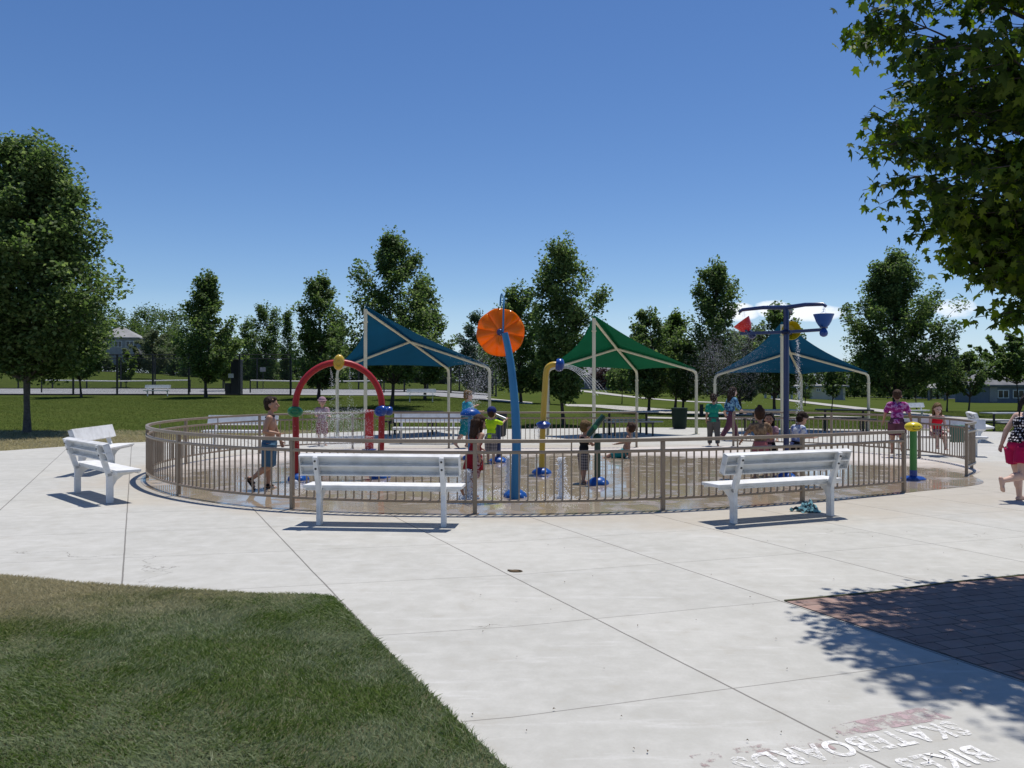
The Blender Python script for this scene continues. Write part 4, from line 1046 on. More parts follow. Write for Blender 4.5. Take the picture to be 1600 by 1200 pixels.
hp = [pp(786, 519, d0 - .07), pp(786.5, 495, d0 - .08), pp(787, 478, d0 - .06), pp(787, 466, d0 + .02), pp(784.5, 459.5, d0 + .09), pp(782.5, 464, d0 + .15), pp(781.5, 478, d0 + .17)]
b = MB(); b.tube(catmull([p - base for p in hp], 6), .013, 10); b.build('spout', 'grey_metal' if False else 'skyblue', root)
footing(root, (0, 0, 0), .155, .13)
# yellow pipe
base = gp(846.5, 740); d0 = base.y
root = thing('water_pipe', 'mustard yellow bent pipe with a blue spray cap', 'water pipe', base)
pts = catmull([pp(a, c, d0) - base for a, c in ((846.5, 740), (847.5, 690), (849.5, 640), (852, 600), (853, 585), (855.5, 575), (862, 570), (872, 569.5))], 6)
b = MB(); b.tube(pts, .053, 18); b.build('pipe', 'yellow', root)
h = pp(873, 570, d0) - base
b = MB(); b.lathe([(.05, -.05), (.10, -.045), (.118, .0), (.118, .04), (.10, .075), (.06, .095), (.02, .10)], h, (1, -.15, -.12)); b.build('spray_cap', 'royal', root)
h = pp(849, 664, d0 - .05) - base
b = MB(); b.ell(h, (.125, .11, .075)); b.lathe([(.13, 0), (.135, .02), (.10, .05)], h); b.build('collar_nozzle', 'royal', root)
footing(root, (0, 0, 0), .165, .12)
# water jets falling etc are below
# green water cannon
base = gp(933.5, 757); d0 = base.y
root = thing('water_cannon', 'dark green water cannon on a post beside the toddler', 'water cannon', base)
b = MB(); b.tube([(0, 0, 0), (0, 0, .72)], .05, 16); b.ell((0, 0, .74), (.072, .06, .09)); b.build('post', 'dark_green', root)
a1, a2 = pp(918.5, 681, d0 - .06) - base, pp(943, 650, d0 + .05) - base
b = MB(); b.tube([a1, a1.lerp(a2, .12), a1.lerp(a2, .5), a2], [.03, .047, .047, .045], 16); b.build('barrel', 'dark_green', root)
m_ = a1.lerp(a2, .45)
b = MB(); b.tube([m_ + Vector((0, -.085, 0)), m_ + Vector((0, .085, 0))], .035, 12); b.build('pivot', 'green_plastic', root)
footing(root, (.01, 0, 0), .165, .13)
# cannon used by the boy in neon green
base = gp(779, 722); d0 = base.y
root = thing('water_cannon', 'grey tube water cannon on a dark post held by the boy in neon green', 'water cannon', base)
b = MB(); b.tube([(0, 0, 0), (0, 0, .86)], .05, 14); b.ell((0, 0, .86), (.06, .06, .08)); b.build('post', 'navy', root)
b = MB(); b.tube([pp(768, 645, d0) - base, pp(790, 655, d0 - .05) - base], [.028, .036], 12); b.build('barrel', 'grey_metal', root)
footing(root, (0, 0, 0), .19, .12)
# blue mushroom fountain
base = gp(735, 716); d0 = base.y
root = thing('water_mushroom', 'blue domed spray head on a teal post in front of the teal child', 'water feature', base)
b = MB(); b.tube([(0, 0, 0), (0, 0, 1.0)], .055, 14); b.build('post', 'skyblue', root)
zt = EYE - (649 - YH) * d0 / F
b = MB(); b.lathe([(.20, 0), (.225, .02), (.22, .06), (.18, .115), (.11, .155), (.03, .17)], (0, 0, zt - .01)); b.build('spray_head', 'midblue', root)
footing(root, (0, 0, 0), .16, .1)
# tipping buckets
base = Vector((4.69, 13.9, 0))
root = thing('bucket_tree', 'navy pole with red, yellow and blue tipping buckets on its arms', 'water feature', base)
b = MB(); b.tube([(0, 0, 0), (0, 0, 1.5), (0, 0, 2.86), (-.02, 0, 2.93)], [.050, .048, .046, .042], 18); b.build('pole', 'navy', root)
footing(root, (0, 0, 0), .17, .12)
arms = [(Vector((.47, -.48, 0)), 'midblue', 0, 'bucket'), (Vector((-.62, .55, 0)), 'bucket_red', 62, 'bucket'), (Vector((.33, .72, 0)), 'bright_yellow', -75, 'bucket')]
for d, mt, tilt, nm in arms:
    e = d
    b = MB(); b.tube([Vector((0, 0, 2.93)), e * .5 + Vector((0, 0, 2.955)), e * .97 + Vector((0, 0, 2.94)), e * 1.04 + Vector((0, 0, 2.90))], [.038, .034, .03, .026], 12); b.build('upper_arm', 'navy', root)
    b = MB(); b.bar(Vector((0, 0, 2.51)), e * 1.0 + Vector((0, 0, 2.52)), .07, .05); b.ell(Vector((0, 0, 2.51)), (.09, .09, .05)); b.build('lower_arm', 'navy', root)
    ax_ = e.normalized(); per = Vector((-ax_.y, ax_.x, 0))
    rot = Matrix.Rotation(R(tilt), 3, per if mt != 'bright_yellow' else per)
    c = e * .98 + Vector((0, 0, 2.56))
    ax2 = rot @ Vector((0, 0, 1))
    if mt == 'bucket_red': ax2 = Vector((-.45, .1, .62)).normalized(); c = e * .90 + Vector((.06, 0, 2.56))
    if mt == 'bright_yellow': ax2 = Vector((-.22, -.93, -.18)).normalized(); c = e * .8 + Vector((.0, 0, 2.60))
    pr = [(.055, .0), (.085, .03), (.12, .09), (.145, .16), (.158, .215), (.166, .216), (.164, .206), (.140, .15), (.11, .09), (.07, .035), (.01, .03)]
    b = MB(); b.lathe(pr, c, ax2, 26); bk = b.build('bucket', mt, root)
    b = MB(); b.lathe([(.03, -.01), (.042, -.03), (.062, -.07), (.068, -.10), (.055, -.14), (.02, -.16)], c, ax2, 16); b.build('counterweight', 'royal' if mt == 'midblue' else 'navy', bk)
    b = MB(); b.tube([c - per * .12, c + per * .12], .018, 10); b.build('pivot', 'navy', root)
# smiling post
base = gp(1427, 749)
root = thing('water_post', 'green post with a yellow smiling oval head at the right opening', 'water post', base)
b = MB(); b.tube([(0, 0, .02), (0, 0, .86)], .058, 18); b.build('post', 'bright_green', root)
b = MB(); b.tube([(0, 0, .0), (0, 0, .16)], .061, 18); b.lathe([(.20, 0), (.20, .02), (.15, .05), (.08, .06)]); b.build('base_plate', 'royal', root)
hc = Vector((0, 0, .895))
b = MB(); b.ell(hc, (.142, .13, .085), None, 28, 16); hd = b.build('head', 'bright_yellow', root)
b = MB()
b.ell(hc + Vector((-.055, -.118, .012)), (.009, .006, .013)); b.ell(hc + Vector((.035, -.126, .012)), (.009, .006, .013))
b.tube([hc + Vector((.10 * math.sin(a) * .8 + .005, -.131 + .03 * abs(math.sin(a)) ** 2, -.012 - .034 * math.cos(a))) for a in [x * .2 - 1.2 for x in range(13)]], .0045, 6)
b.build('smile', 'hole', hd)

# ---------------------------------------------------------------- bins, fountain, towel
def bin_(label, p, r, h, mat='bin_green'):
    root = thing('rubbish_bin', label, 'rubbish bin', p)
    b = MB()
    for k in range(24):
        a = 2 * math.pi * k / 24; rot = Matrix.Rotation(a, 3, 'Z')
        b.add([rot @ Vector(v) for v in ((r * .86, -.036 * r / .3, .03), (r * .86, .036 * r / .3, .03), (r, .044 * r / .3, h - .03), (r, -.044 * r / .3, h - .03), (r * .86 - .012, -.036 * r / .3, .03), (r * .86 - .012, .036 * r / .3, .03), (r - .012, .044 * r / .3, h - .03), (r - .012, -.044 * r / .3, h - .03))],
              [(0, 1, 2, 3), (7, 6, 5, 4), (0, 3, 7, 4), (1, 5, 6, 2), (3, 2, 6, 7), (0, 4, 5, 1)])
    b.build('slatted_side', mat, root, smooth=False)
    b = MB(); b.lathe([(r * .98, h - .05), (r * 1.03, h - .045), (r * 1.03, h - .005), (r * .96, h), (r * .80, h - .02)]); b.build('rim', mat, root)
    b = MB(); b.lathe([(r * .74, .0), (r * .76, .02), (r * .93, h - .10), (r * .90, h - .11)]); b.build('liner', 'hole', root)
bin_('dark green slatted rubbish bin standing right of the green canopy', (6.18, 30.0, 0), .29, .77)
bin_('dark rubbish bin behind the boy in neon green', (-.42, 25.6, 0), .27, .78, 'dark_metal')
x, y = tp(1096, 43); root = thing('drinking_fountain', 'dark pedestal drinking fountain with a side arm by the near path', 'drinking fountain', (x, y, tz(x, y)))
b = MB(); b.box((0, 0, .32), (.17, .17, .64)); b.box((0, 0, .645), (.21, .21, .02)); b.build('pedestal', 'dark_metal', root, bevel=.01)
b = MB(); b.tube([(.08, 0, .45), (.26, 0, .46)], .03, 10); b.lathe([(.05, .40), (.10, .43), (.12, .48), (.10, .47)], (.33, 0, .02)); b.build('basin', 'dark_metal', root)
# crumpled towel
p = gp(1263, 799); rn2 = random.Random(4); V, FC = [], []; nx_, ny_ = 26, 18
for j in range(ny_ + 1):
    for i in range(nx_ + 1):
        u_, v_ = i / nx_ * 2 - 1, j / ny_ * 2 - 1; rr = math.sqrt(u_ * u_ + v_ * v_ * .9)
        h = max(0, 1 - rr ** 2.2) * .10 * (1 + .5 * math.sin(u_ * 7 + 1.5 * v_) * math.cos(v_ * 6 - u_ * 3)) + .012 * math.sin(u_ * 15) * math.cos(v_ * 13)
        V.append((u_ * .135 * (1 - .15 * v_ * v_) + .012 * math.sin(v_ * 9), v_ * .13 + .015 * math.sin(u_ * 8), max(.006, h + .008)))
for j in range(ny_):
    for i in range(nx_): FC.append((j * (nx_ + 1) + i, j * (nx_ + 1) + i + 1, (j + 1) * (nx_ + 1) + i + 1, (j + 1) * (nx_ + 1) + i))
b = MB(); b.add(V, FC)
tail = catmull([(-.12, 0, .03), (-.16, -.01, .045), (-.20, .0, .025), (-.235, -.01, .03)], 4); b.tube(tail, [.03, .024, .018, .02, .022, .018, .014, .016, .022, .026, .026, .02, .012][:len(tail)], 8)
o = b.build('beach_towel', 'towel', angle=80); o.location = p; tag(o, 'crumpled blue and teal patterned towel on the ground under the right bench', 'towel')
# ================================================================== PEOPLE
def remesh(mb, voxel, smooth=3, name='body'):
    me = bpy.data.meshes.new('tmp'); me.from_pydata(mb.v, [], mb.f); me.update()
    o = bpy.data.objects.new('tmp', me); COL.objects.link(o)
    r = o.modifiers.new('r', 'REMESH'); r.mode = 'VOXEL'; r.voxel_size = voxel; r.use_smooth_shade = True
    s = o.modifiers.new('s', 'SMOOTH'); s.iterations = smooth; s.factor = .5
    dg = bpy.context.evaluated_depsgraph_get(); out = bpy.data.meshes.new_from_object(o.evaluated_get(dg)); out.name = name
    bpy.data.objects.remove(o); bpy.data.meshes.remove(me)
    out.polygons.foreach_set('use_smooth', [True] * len(out.polygons)); out.materials.clear(); return out
def frustum(mb, a, b, ra, rb, seg=16): return mb.tube([a, Vector(a).lerp(Vector(b), .5), b], [ra, (ra + rb) / 2, rb], seg)
def rough_up(me, amp, sc):
    from mathutils import noise as mn
    nr = [v.normal.copy() for v in me.vertices]
    for v, n in zip(me.vertices, nr): v.co += n * amp * (mn.noise(Vector((v.co.x * sc, v.co.y * sc, v.co.z * sc * .35))) + .4 * mn.noise(v.co * sc * 2.3))
def dirv(side, pitch, ab=0):
    p, a = R(pitch), R(ab); return Vector((side * math.sin(a), math.sin(p) * math.cos(a), -math.cos(p) * math.cos(a)))
def person(label, loc, rotz, H, pose, skin_m='skin', hair=('short', 'hair_dark'), clothes=(), build=1.0, headk=1.0, voxel=None, sit=None, hz=None):
    """the figure faces local +Y; right side is +X"""
    P = dict(lean=0, side=0, head=0, turn=0, lt=0, lk=0, rt=0, rk=0, la=0, ra=0, le=10, re=10, lab=8, rab=8, ltab=3, rtab=3, lyaw=0, ryaw=0, lfoot=0, rfoot=0)
    P.update(pose); k = H; bw = build
    root = thing('person', label, 'person', loc, rotz)
    J = {}
    T = Matrix.Rotation(-R(P['lean']), 3, 'X') @ Matrix.Rotation(R(P['side']), 3, 'Y')
    u = T @ Vector((0, 0, 1)); fw = T @ Vector((0, 1, 0))
    hip = Vector((0, 0, 0))
    lows = []
    legs = {}
    for s, t, kn, ab, ft in ((-1, P['lt'], P['lk'], P['ltab'], P['lfoot']), (1, P['rt'], P['rk'], P['rtab'], P['rfoot'])):
        h = hip + Vector((s * .052 * bw, 0, 0)) * k
        d1 = dirv(s, t, ab); kne = h + d1 * .245 * k
        d2 = dirv(s, t - kn, ab * .6); ank = kne + d2 * .215 * k
        sp = R(t - kn + ft); fd = Vector((s * .12, math.cos(sp), math.sin(sp))).normalized()
        sole = Vector((0, math.sin(sp), -math.cos(sp)))
        legs[s] = (h, kne, ank, fd, sole, d2)
        lows.append(min((ank + sole * .03 * k).z, (ank + sole * .03 * k + fd * .10 * k).z))
    z0 = -min(lows) if hz is None else hz * k
    up = Vector((0, 0, z0)); hip = hip + up
    legs = {s: (a + up, b + up, c + up, d, e, f2) for s, (a, b, c, d, e, f2) in legs.items()}
    X = T @ Vector((1, 0, 0))
    B = MB(); rotT = T
    B.ell(hip + u * .015 * k, (.088 * bw * k, .066 * bw * k, .065 * k), rotT)
    B.ell(hip + u * .115 * k, (.078 * bw * k, .058 * bw * k, .10 * k), rotT)
    B.ell(hip + u * .235 * k, (.094 * bw ** .6 * k, .066 * bw ** .7 * k, .105 * k), rotT)
    sh = hip + u * .305 * k; neck = hip + u * .345 * k
    sw = .108 * bw ** .5
    B.cap(sh - X * sw * .9 * k, sh + X * sw * .9 * k, .036 * k, .036 * k)
    B.cap(hip + u * .29 * k, neck + u * .02 * k, .05 * k, .03 * k)
    # head
    hT = T @ Matrix.Rotation(R(P['turn']), 3, 'Z') @ Matrix.Rotation(-R(P['head']), 3, 'X')
    hu = hT @ Vector((0, 0, 1)); hf = hT @ Vector((0, 1, 0)); hx = hT @ Vector((1, 0, 0))
    K = k * headk
    hc = neck + u * .025 * k + hu * .085 * K + hf * .012 * K
    B.cap(neck - u * .02 * k, hc - hu * .03 * K, .031 * k * bw ** .4, .030 * K)
    B.ell(hc + hu * .012 * K - hf * .008 * K, (.060 * K, .074 * K, .074 * K), hT)
    B.ell(hc + hf * .020 * K - hu * .035 * K, (.046 * K, .050 * K, .050 * K), hT)
    B.ell(hc + hf * .044 * K - hu * .066 * K, (.022 * K, .020 * K, .016 * K), hT)
    B.cap(hc + hf * .066 * K + hu * .004 * K, hc + hf * .080 * K - hu * .022 * K, .007 * K, .0115 * K)
    B.ell(hc + hf * .064 * K - hu * .046 * K, (.018 * K, .008 * K, .007 * K), hT)
    for s in (-1, 1):
        B.ell(hc + hx * s * .060 * K - hf * .008 * K - hu * .012 * K, (.010 * K, .016 * K, .024 * K), hT)
    # arms
    arms = {}
    for s, a, e, ab, yaw in ((-1, P['la'], P['le'], P['lab'], P['lyaw']), (1, P['ra'], P['re'], P['rab'], P['ryaw'])):
        S = sh + X * s * sw * k
        d1 = T @ dirv(s, a, ab); el = S + d1 * .155 * k
        d2 = T @ dirv(s, a + e, ab * .5 - yaw); wr = el + d2 * .135 * k
        arms[s] = (S, el, wr, d1, d2)
        B.cap(S, el, .031 * k * bw ** .5, .024 * k * bw ** .3); B.cap(el, wr, .0245 * k * bw ** .3, .0165 * k)
        # hand: palm, four bent fingers of unequal length and a thumb off the side
        lat = d2.cross(Vector((0, 0, 1)) if abs(d2.z) < .9 else fw).normalized()
        if abs(d2.z) >= .9: lat = fw - d2 * fw.dot(d2); lat.normalize()
        nrm = d2.cross(lat).normalized() * (1 if s > 0 else -1)
        pc = wr + d2 * .028 * k
        rotp = Matrix((lat, nrm, d2)).transposed()
        B.ell(pc, (.022 * k, .012 * k, .032 * k), rotp)
        for q, (o_, ln) in enumerate(((-.016, .030), (-.0055, .038), (.0055, .040), (.016, .034))):
            f0 = pc + lat * o_ * k + d2 * .022 * k; f1 = f0 + (d2 * .85 - nrm * .25) * ln * .55 * k; f2 = f1 + (d2 * .6 - nrm * .6) * ln * .5 * k
            B.cap(f0, f1, .0062 * k, .0056 * k, 8); B.cap(f1, f2, .0056 * k, .0046 * k, 8)
        t0 = pc - d2 * .008 * k + lat * .018 * k; B.cap(t0, t0 + (lat * .7 + d2 * .7 - nrm * .25) * .034 * k, .0078 * k, .0058 * k, 8)
    # legs
    for s, (h, kn, an, fd, sole, d2) in legs.items():
        B.cap(h, kn, .060 * k * bw, .036 * k * bw ** .5); B.cap(kn, an, .035 * k * bw ** .5, .022 * k)
        back = fd * -1
        B.ell(kn.lerp(an, .33) + back * .010 * k, (.032 * k * bw ** .5, .034 * k * bw ** .5, .075 * k), Vector((0, 0, 1)).rotation_difference(an - kn).to_matrix())
        heel = an + sole * .014 * k - fd * .022 * k
        B.cap(heel, an + sole * .018 * k + fd * .060 * k, .019 * k, .018 * k); B.cap(an, an + sole * .018 * k + fd * .060 * k, .022 * k, .014 * k)
        sx = fd.cross(sole).normalized()
        for q in range(5):
            o_ = (q - 2) * .0085; B.cap(an + sole * .020 * k + fd * .060 * k + sx * o_ * k, an + sole * .022 * k + fd * (.098 - .004 * abs(q - 1.5)) * k + sx * o_ * 1.15 * k, .010 * k, .0068 * k, 8)
    vx = voxel or .0066 * k
    me = remesh(B, vx, 2); me.materials.append(M[skin_m]); link('body', me, root)
    for s in (-1, 1): b = MB(); b.ell(hc + hf * .0655 * K + hx * s * .025 * K + hu * .004 * K, (.009 * K, .006 * K, .006 * K), hT, 10, 6); b.build('eye', 'eye', root)
    b = MB(); b.ell(hc + hf * .0725 * K - hu * .046 * K, (.017 * K, .004 * K, .004 * K), hT, 10, 6); b.build('mouth', 'lips', root)
    # hair
    style, hm = hair; b = MB()
    b.ell(hc + hu * .026 * K - hf * .016 * K, (.0665 * K, .073 * K, .070 * K), hT)
    b.ell(hc - hf * .032 * K - hu * .012 * K, (.058 * K, .052 * K, .060 * K), hT)
    b.cap(hc + hu * .066 * K + hf * .030 * K - hx * .02 * K, hc + hu * .060 * K + hf * .046 * K + hx * .022 * K, .022 * K, .018 * K)
    if style in ('long', 'pony', 'long_side'):
        hb = hc - hf * .065 * K
        if style == 'long':
            for ox in (-.04, -.015, .015, .04): b.cap(hb + hx * ox * K + hu * .0 * K, hb + hx * ox * .9 * K - u * (.20 + .02 * abs(ox) * 10) * k - fw * .012 * k, .030 * K, .018 * K)
            for s in (-1, 1): b.cap(hc + hx * s * .058 * K - hf * .015 * K, hc + hx * s * .062 * K - u * .13 * k - hf * .02 * K, .022 * K, .014 * K)
        else:
            t = hc - hf * .085 * K + hu * .03 * K; b.ell(t, (.022 * K,) * 3)
            b.cap(t, t - hf * .03 * K - u * .07 * k, .020 * K, .022 * K); b.cap(t - hf * .03 * K - u * .07 * k, t - hf * .02 * K - u * .20 * k, .022 * K, .008 * K)
    if style == 'buns':
        b.ell(hc + hu * .095 * K - hf * .02 * K, (.030 * K, .030 * K, .026 * K), hT)
    if style == 'curly':
        rr = random.Random(len(label))
        for q in range(30):
            a, c = rr.uniform(0, 6.28), rr.uniform(.1, 1.3); d = hT @ Vector((math.cos(a) * math.cos(c), math.sin(a) * math.cos(c), math.sin(c)))
            if d.dot(hf) < .75: b.ell(hc + hu * .02 * K - hf * .012 * K + d * .066 * K, (.017 * K,) * 3, None, 8, 6)
    me = remesh(b, vx * 1.1, 2, 'hair'); rough_up(me, .0075 * k, 34); me.materials.append(M[hm]); link('hair', me, root)
    # clothes
    for it in clothes:
        kind, mt = it[0], it[1]; a1 = it[2] if len(it) > 2 else 1.0; b = MB(); nm = kind; e = .012 * k
        if kind in ('shirt', 'tank', 'camisole'):
            lo = .02 if kind == 'shirt' else (.045 if kind == 'tank' else .075)
            if kind == 'camisole': e = .017 * k
            b.ell(hip + u * lo * k, (.088 * bw * k + e, .068 * bw * k + e, .05 * k), rotT)
            b.ell(hip + u * .115 * k, (.080 * bw * k + e, .060 * bw * k + e, .10 * k), rotT)
            b.ell(hip + u * .235 * k, (.094 * bw ** .6 * k + e, .066 * bw ** .7 * k + e, (.098 if kind != 'camisole' else .080) * k), rotT)
            frustum(b, hip + u * (lo - .035) * k, hip + u * .06 * k, .078 * bw * k + e, .078 * bw * k + e * .8)
            if kind == 'shirt':
                b.cap(sh - X * sw * .9 * k, sh + X * sw * .9 * k, .036 * k + e * .9, .036 * k + e * .9)
                for s, (S, el, wr, d1, d2) in arms.items():
                    frustum(b, S - d1 * .01 * k, S.lerp(el, min(1, a1)), .036 * k + e, .030 * k + e)
                    if a1 > 1: frustum(b, el - d1 * .01 * k, el.lerp(wr, a1 - 1), .028 * k + e, .022 * k + e)
            else:
                for s in (-1, 1): b.cap(sh + X * s * .05 * k + fw * .045 * k - u * .02 * k, sh + X * s * .05 * k - fw * .045 * k - u * .02 * k, .012 * k, .012 * k)
        elif kind in ('shorts', 'trousers'):
            e = .019 * k
            b.ell(hip + u * .022 * k, (.088 * bw * k + e, .069 * bw * k + e, .064 * k), rotT); b.ell(hip + u * .058 * k, (.084 * bw * k + e, .067 * bw * k + e, .036 * k), rotT)
            for s, (h, kn, an, fd, sole, d2) in legs.items():
                if kind == 'shorts': frustum(b, h + Vector((0, 0, .012)) * k, h.lerp(kn, a1), .060 * k * bw + e, (.060 - .018 * a1) * k * bw ** .7 + e * 1.5)
                else:
                    frustum(b, h, kn, .058 * k * bw + e, .036 * k * bw ** .5 + e); b.ell(kn, (.037 * k + e,) * 3); frustum(b, kn, kn.lerp(an, .97), .036 * k * bw ** .5 + e, .026 * k + e)
        elif kind in ('dress', 'skirt'):
            wz = .30 if kind == 'dress' else .08
            if kind == 'dress':
                b.ell(hip + u * .115 * k, (.080 * bw * k + e, .060 * bw * k + e, .10 * k), rotT); b.ell(hip + u * .22 * k, (.094 * bw ** .6 * k + e, .066 * bw ** .7 * k + e, .075 * k), rotT)
                for s in (-1, 1): b.cap(sh + X * s * .05 * k + fw * .05 * k - u * .03 * k, sh + X * s * .05 * k - fw * .05 * k - u * .03 * k, .010 * k, .010 * k)
            kneem = (legs[-1][1] + legs[1][1]) / 2; hem = hip.lerp(kneem, a1)
            rad = .09 * bw * k + .03 * k + (legs[-1][1] - legs[1][1]).length * .25 * a1
            frustum(b, hip + u * .07 * k, hip, .080 * bw * k + e, .098 * bw * k + e); frustum(b, hip + u * .005 * k, hem, .096 * bw * k + e, rad)
        elif kind == 'hat':
            b.ell(hc + hu * .036 * K - hf * .008 * K, (.073 * K, .082 * K, .068 * K), hT)
            b.ell(hc + hu * .040 * K + hf * .085 * K, (.050 * K, .05 * K, .008 * K), hT)
        elif kind == 'sun_hat':
            b.ell(hc + hu * .036 * K, (.072 * K, .078 * K, .065 * K), hT); b.ell(hc + hu * .03 * K, (.092 * K, .098 * K, .010 * K), hT)
        elif kind == 'sandals':
            for s, (h, kn, an, fd, sole, d2) in legs.items():
                sx = fd.cross(sole).normalized(); rt = Matrix((sx, fd, -sole)).transposed(); b = MB()
                b.box(an + sole * .040 * k + fd * .036 * k, (.062 * k, .165 * k, .016 * k), rt)
                b.cap(an + sole * .01 * k + fd * .05 * k - sx * .026 * k, an + sole * .01 * k + fd * .05 * k + sx * .026 * k, .016 * k, .016 * k); b.cap(an - sx * .02 * k, an + sx * .02 * k, .018 * k, .018 * k); b.build('sandal', mt, root)
            continue
        elif kind == 'strap':
            a_, c_ = sh - X * .04 * k + u * .045 * k, sh + X * .03 * k - fw * .07 * k
            b.tube(catmull([neck + X * .05 * k - u * .02 * k, neck + fw * .04 * k - u * .02 * k, neck - X * .05 * k - u * .02 * k, neck - fw * .05 * k - u * .035 * k, neck + X * .05 * k - u * .02 * k], 5), .011 * k, 8)
        elif kind == 'held_cloth':
            S, el, wr, d1, d2 = arms[1]
            continue
        if kind in ('hat', 'sun_hat', 'strap'):
            o = b.build(nm, mt, root); continue
        me = remesh(b, vx * 1.25, 2, nm); rough_up(me, .0045 * k, 15); me.materials.append(M[mt]); link(nm, me, root)
    return root, arms, legs, hip

def at(px, py): p = gp(px, py); return (p.x, p.y, 0)
FR = R(-90)   # facing +x (right in the photo)
person('shirtless boy in blue shorts and sandals walking right at the left of the pad', at(421, 764), FR + R(8), 1.37,
       dict(lean=2, lt=-2, lk=3, rt=-2, rk=52, la=18, le=5, lab=12, ra=-16, re=98, ryaw=16, rab=8, head=-4), 'skin_tan', ('short', 'hair_dark'), [('shorts', 'jean_blue', .98), ('sandals', 'sandal'), ('strap', 'black_cloth')], voxel=.007)
person('girl in red dress with long brown hair running away behind the front bench', at(741, 778), R(-50), 1.13,
       dict(lean=8, lt=8, lk=10, rt=-14, rk=48, la=30, le=45, ra=-25, re=40, head=6), 'skin_tan', ('long', 'hair_brown'), [('dress', 'swim_red', .55), ('shorts', 'red_print', .95)], headk=1.12)
person('boy in neon green shirt and blue cap aiming the grey water cannon', at(767, 724), R(-20), 1.06,
       dict(lean=6, lt=6, lk=4, rt=-4, rk=4, la=70, le=50, ra=80, re=45, lab=18, rab=22, head=-6), 'skin', ('short', 'hair_brown'), [('shirt', 'neon', .95), ('shorts', 'plaid_grey', 1.05), ('hat', 'cap_blue')], headk=1.25)
person('child in aqua swim shirt and teal shorts running behind the blue mushroom spray', at(727, 700), R(-60), 1.42,
       dict(lean=6, lt=22, lk=30, rt=-22, rk=16, la=60, le=60, ra=30, re=70), 'skin', ('short', 'hair_blond'), [('shirt', 'aqua', .9), ('shorts', 'teal_shirt', 1.05)], headk=1.08)
person('small child in hat and patterned pink clothes beyond the arch spray', (-5.05, 21.6, 0), R(200), 1.22,
       dict(lean=4, la=30, le=60, ra=30, re=60), 'skin', ('short', 'hair_brown'), [('shirt', 'pinkgrey', 1.2), ('shorts', 'red_print', .95), ('sun_hat', 'pinkgrey')], headk=1.15)
person('toddler boy in dark shirt and patterned shorts beside the dark green cannon', at(912, 755), R(-62), .93,
       dict(lean=2, lt=6, lk=4, rt=-5, rk=4, la=25, le=70, ra=35, re=75, lyaw=10, ryaw=15, head=8), 'skin_tan', ('short', 'hair_blond'), [('tank', 'black_cloth'), ('shorts', 'plaid_dark', 1.1)], headk=1.36, build=1.1)
person('shirtless boy sitting on the wet ground right of the dark green cannon', (2.48, 17.9, 0), R(75), 1.25,
       dict(lean=-14, lt=84, lk=22, rt=70, rk=50, la=-22, le=6, ra=30, re=35, lab=16, ltab=12, rtab=14, turn=-40), 'skin_tan', ('short', 'hair_brown'), [('shorts', 'dark_swim' if 'dark_swim' in M else 'teal_shirt', .95)], headk=1.15, hz=.075)
person('boy in green shirt and grey trousers walking away through the back opening', at(1115, 697), R(-12), 1.30,
       dict(lean=2, lt=10, lk=6, rt=-8, rk=8, la=-6, le=12, ra=42, re=16, rab=34, turn=-15), 'skin_tan', ('short', 'hair_dark'), [('shirt', 'green_tee', .85), ('trousers', 'grey_pants')], build=1.08, headk=1.08)
person('long haired girl in blue print top and dark leggings behind the boy in green', (6.35, 23.6, 0), R(-75), 1.52,
       dict(lean=5, lt=26, lk=6, rt=-24, rk=14, la=-15, le=20, ra=25, re=30), 'skin_pale', ('long', 'hair_dark'), [('shirt', 'blue_print', 1.5), ('trousers', 'plum')])
person('girl with a top knot in camouflage print top and pink skirt near the bucket pole', at(1188, 749), R(6), 1.14,
       dict(lean=3, lt=4, lk=4, rt=-3, rk=4, la=20, le=18, lab=34, ra=26, re=28, rab=34), 'skin_tan', ('buns', 'hair_brown'), [('shirt', 'camo', .8), ('skirt', 'pink_skirt', .62)], headk=1.2, build=1.08)
person('dark haired child in pale top facing the girl with the top knot', (4.54, 14.35, 0), R(160), 1.05,
       dict(lean=4, lt=3, rt=-3, la=30, le=50, ra=30, re=50), 'skin_tan', ('long', 'hair_black'), [('shirt', 'pinkgrey', .6), ('shorts', 'black_cloth', .9)], headk=1.2)
person('boy in white and blue shirt looking down right of the bucket pole', at(1243, 746), R(-70), 1.08,
       dict(lean=10, lt=6, lk=8, rt=-4, rk=6, la=30, le=60, ra=25, re=70, head=22), 'skin', ('short', 'hair_dark'), [('shirt', 'striped_white', .95), ('shorts', 'black_cloth', 1.0)], headk=1.2)
person('girl in purple tie-dyed shirt climbing on the right railing, seen from behind', (8.55, 18.05, 0), R(-28), 1.40,
       dict(lean=12, lt=8, lk=10, rt=-6, rk=58, la=14, le=14, lab=24, ra=14, re=14, rab=24, head=-6), 'skin_tan', ('short', 'hair_brown'), [('shirt', 'tie_dye', .9), ('shorts', 'plum', .75)], hz=.60 * .78 + .07, build=1.06)
person('little girl in bright red swim top sitting on the bench beyond the right railing', (9.62, 18.42, 0), R(170), 1.20,
       dict(lean=4, lt=76, lk=72, rt=80, rk=70, la=18, le=40, ra=12, re=45, head=10), 'skin_pale', ('long', 'hair_blond'), [('tank', 'bright_red'), ('shorts', 'red_print', .8)], headk=1.15, hz=.435)
person('woman in polka-dot camisole and magenta shorts running barefoot at the right edge', (7.0, 11.2, 0), R(-80), 1.50,
       dict(lean=14, lt=12, lk=8, rt=-10, rk=70, la=-16, le=14, lab=14, ra=-20, re=16, rab=10, head=6), 'skin_pale', ('pony', 'hair_black'), [('camisole', 'polka'), ('shorts', 'magenta', .55)], build=1.22, voxel=.0075)
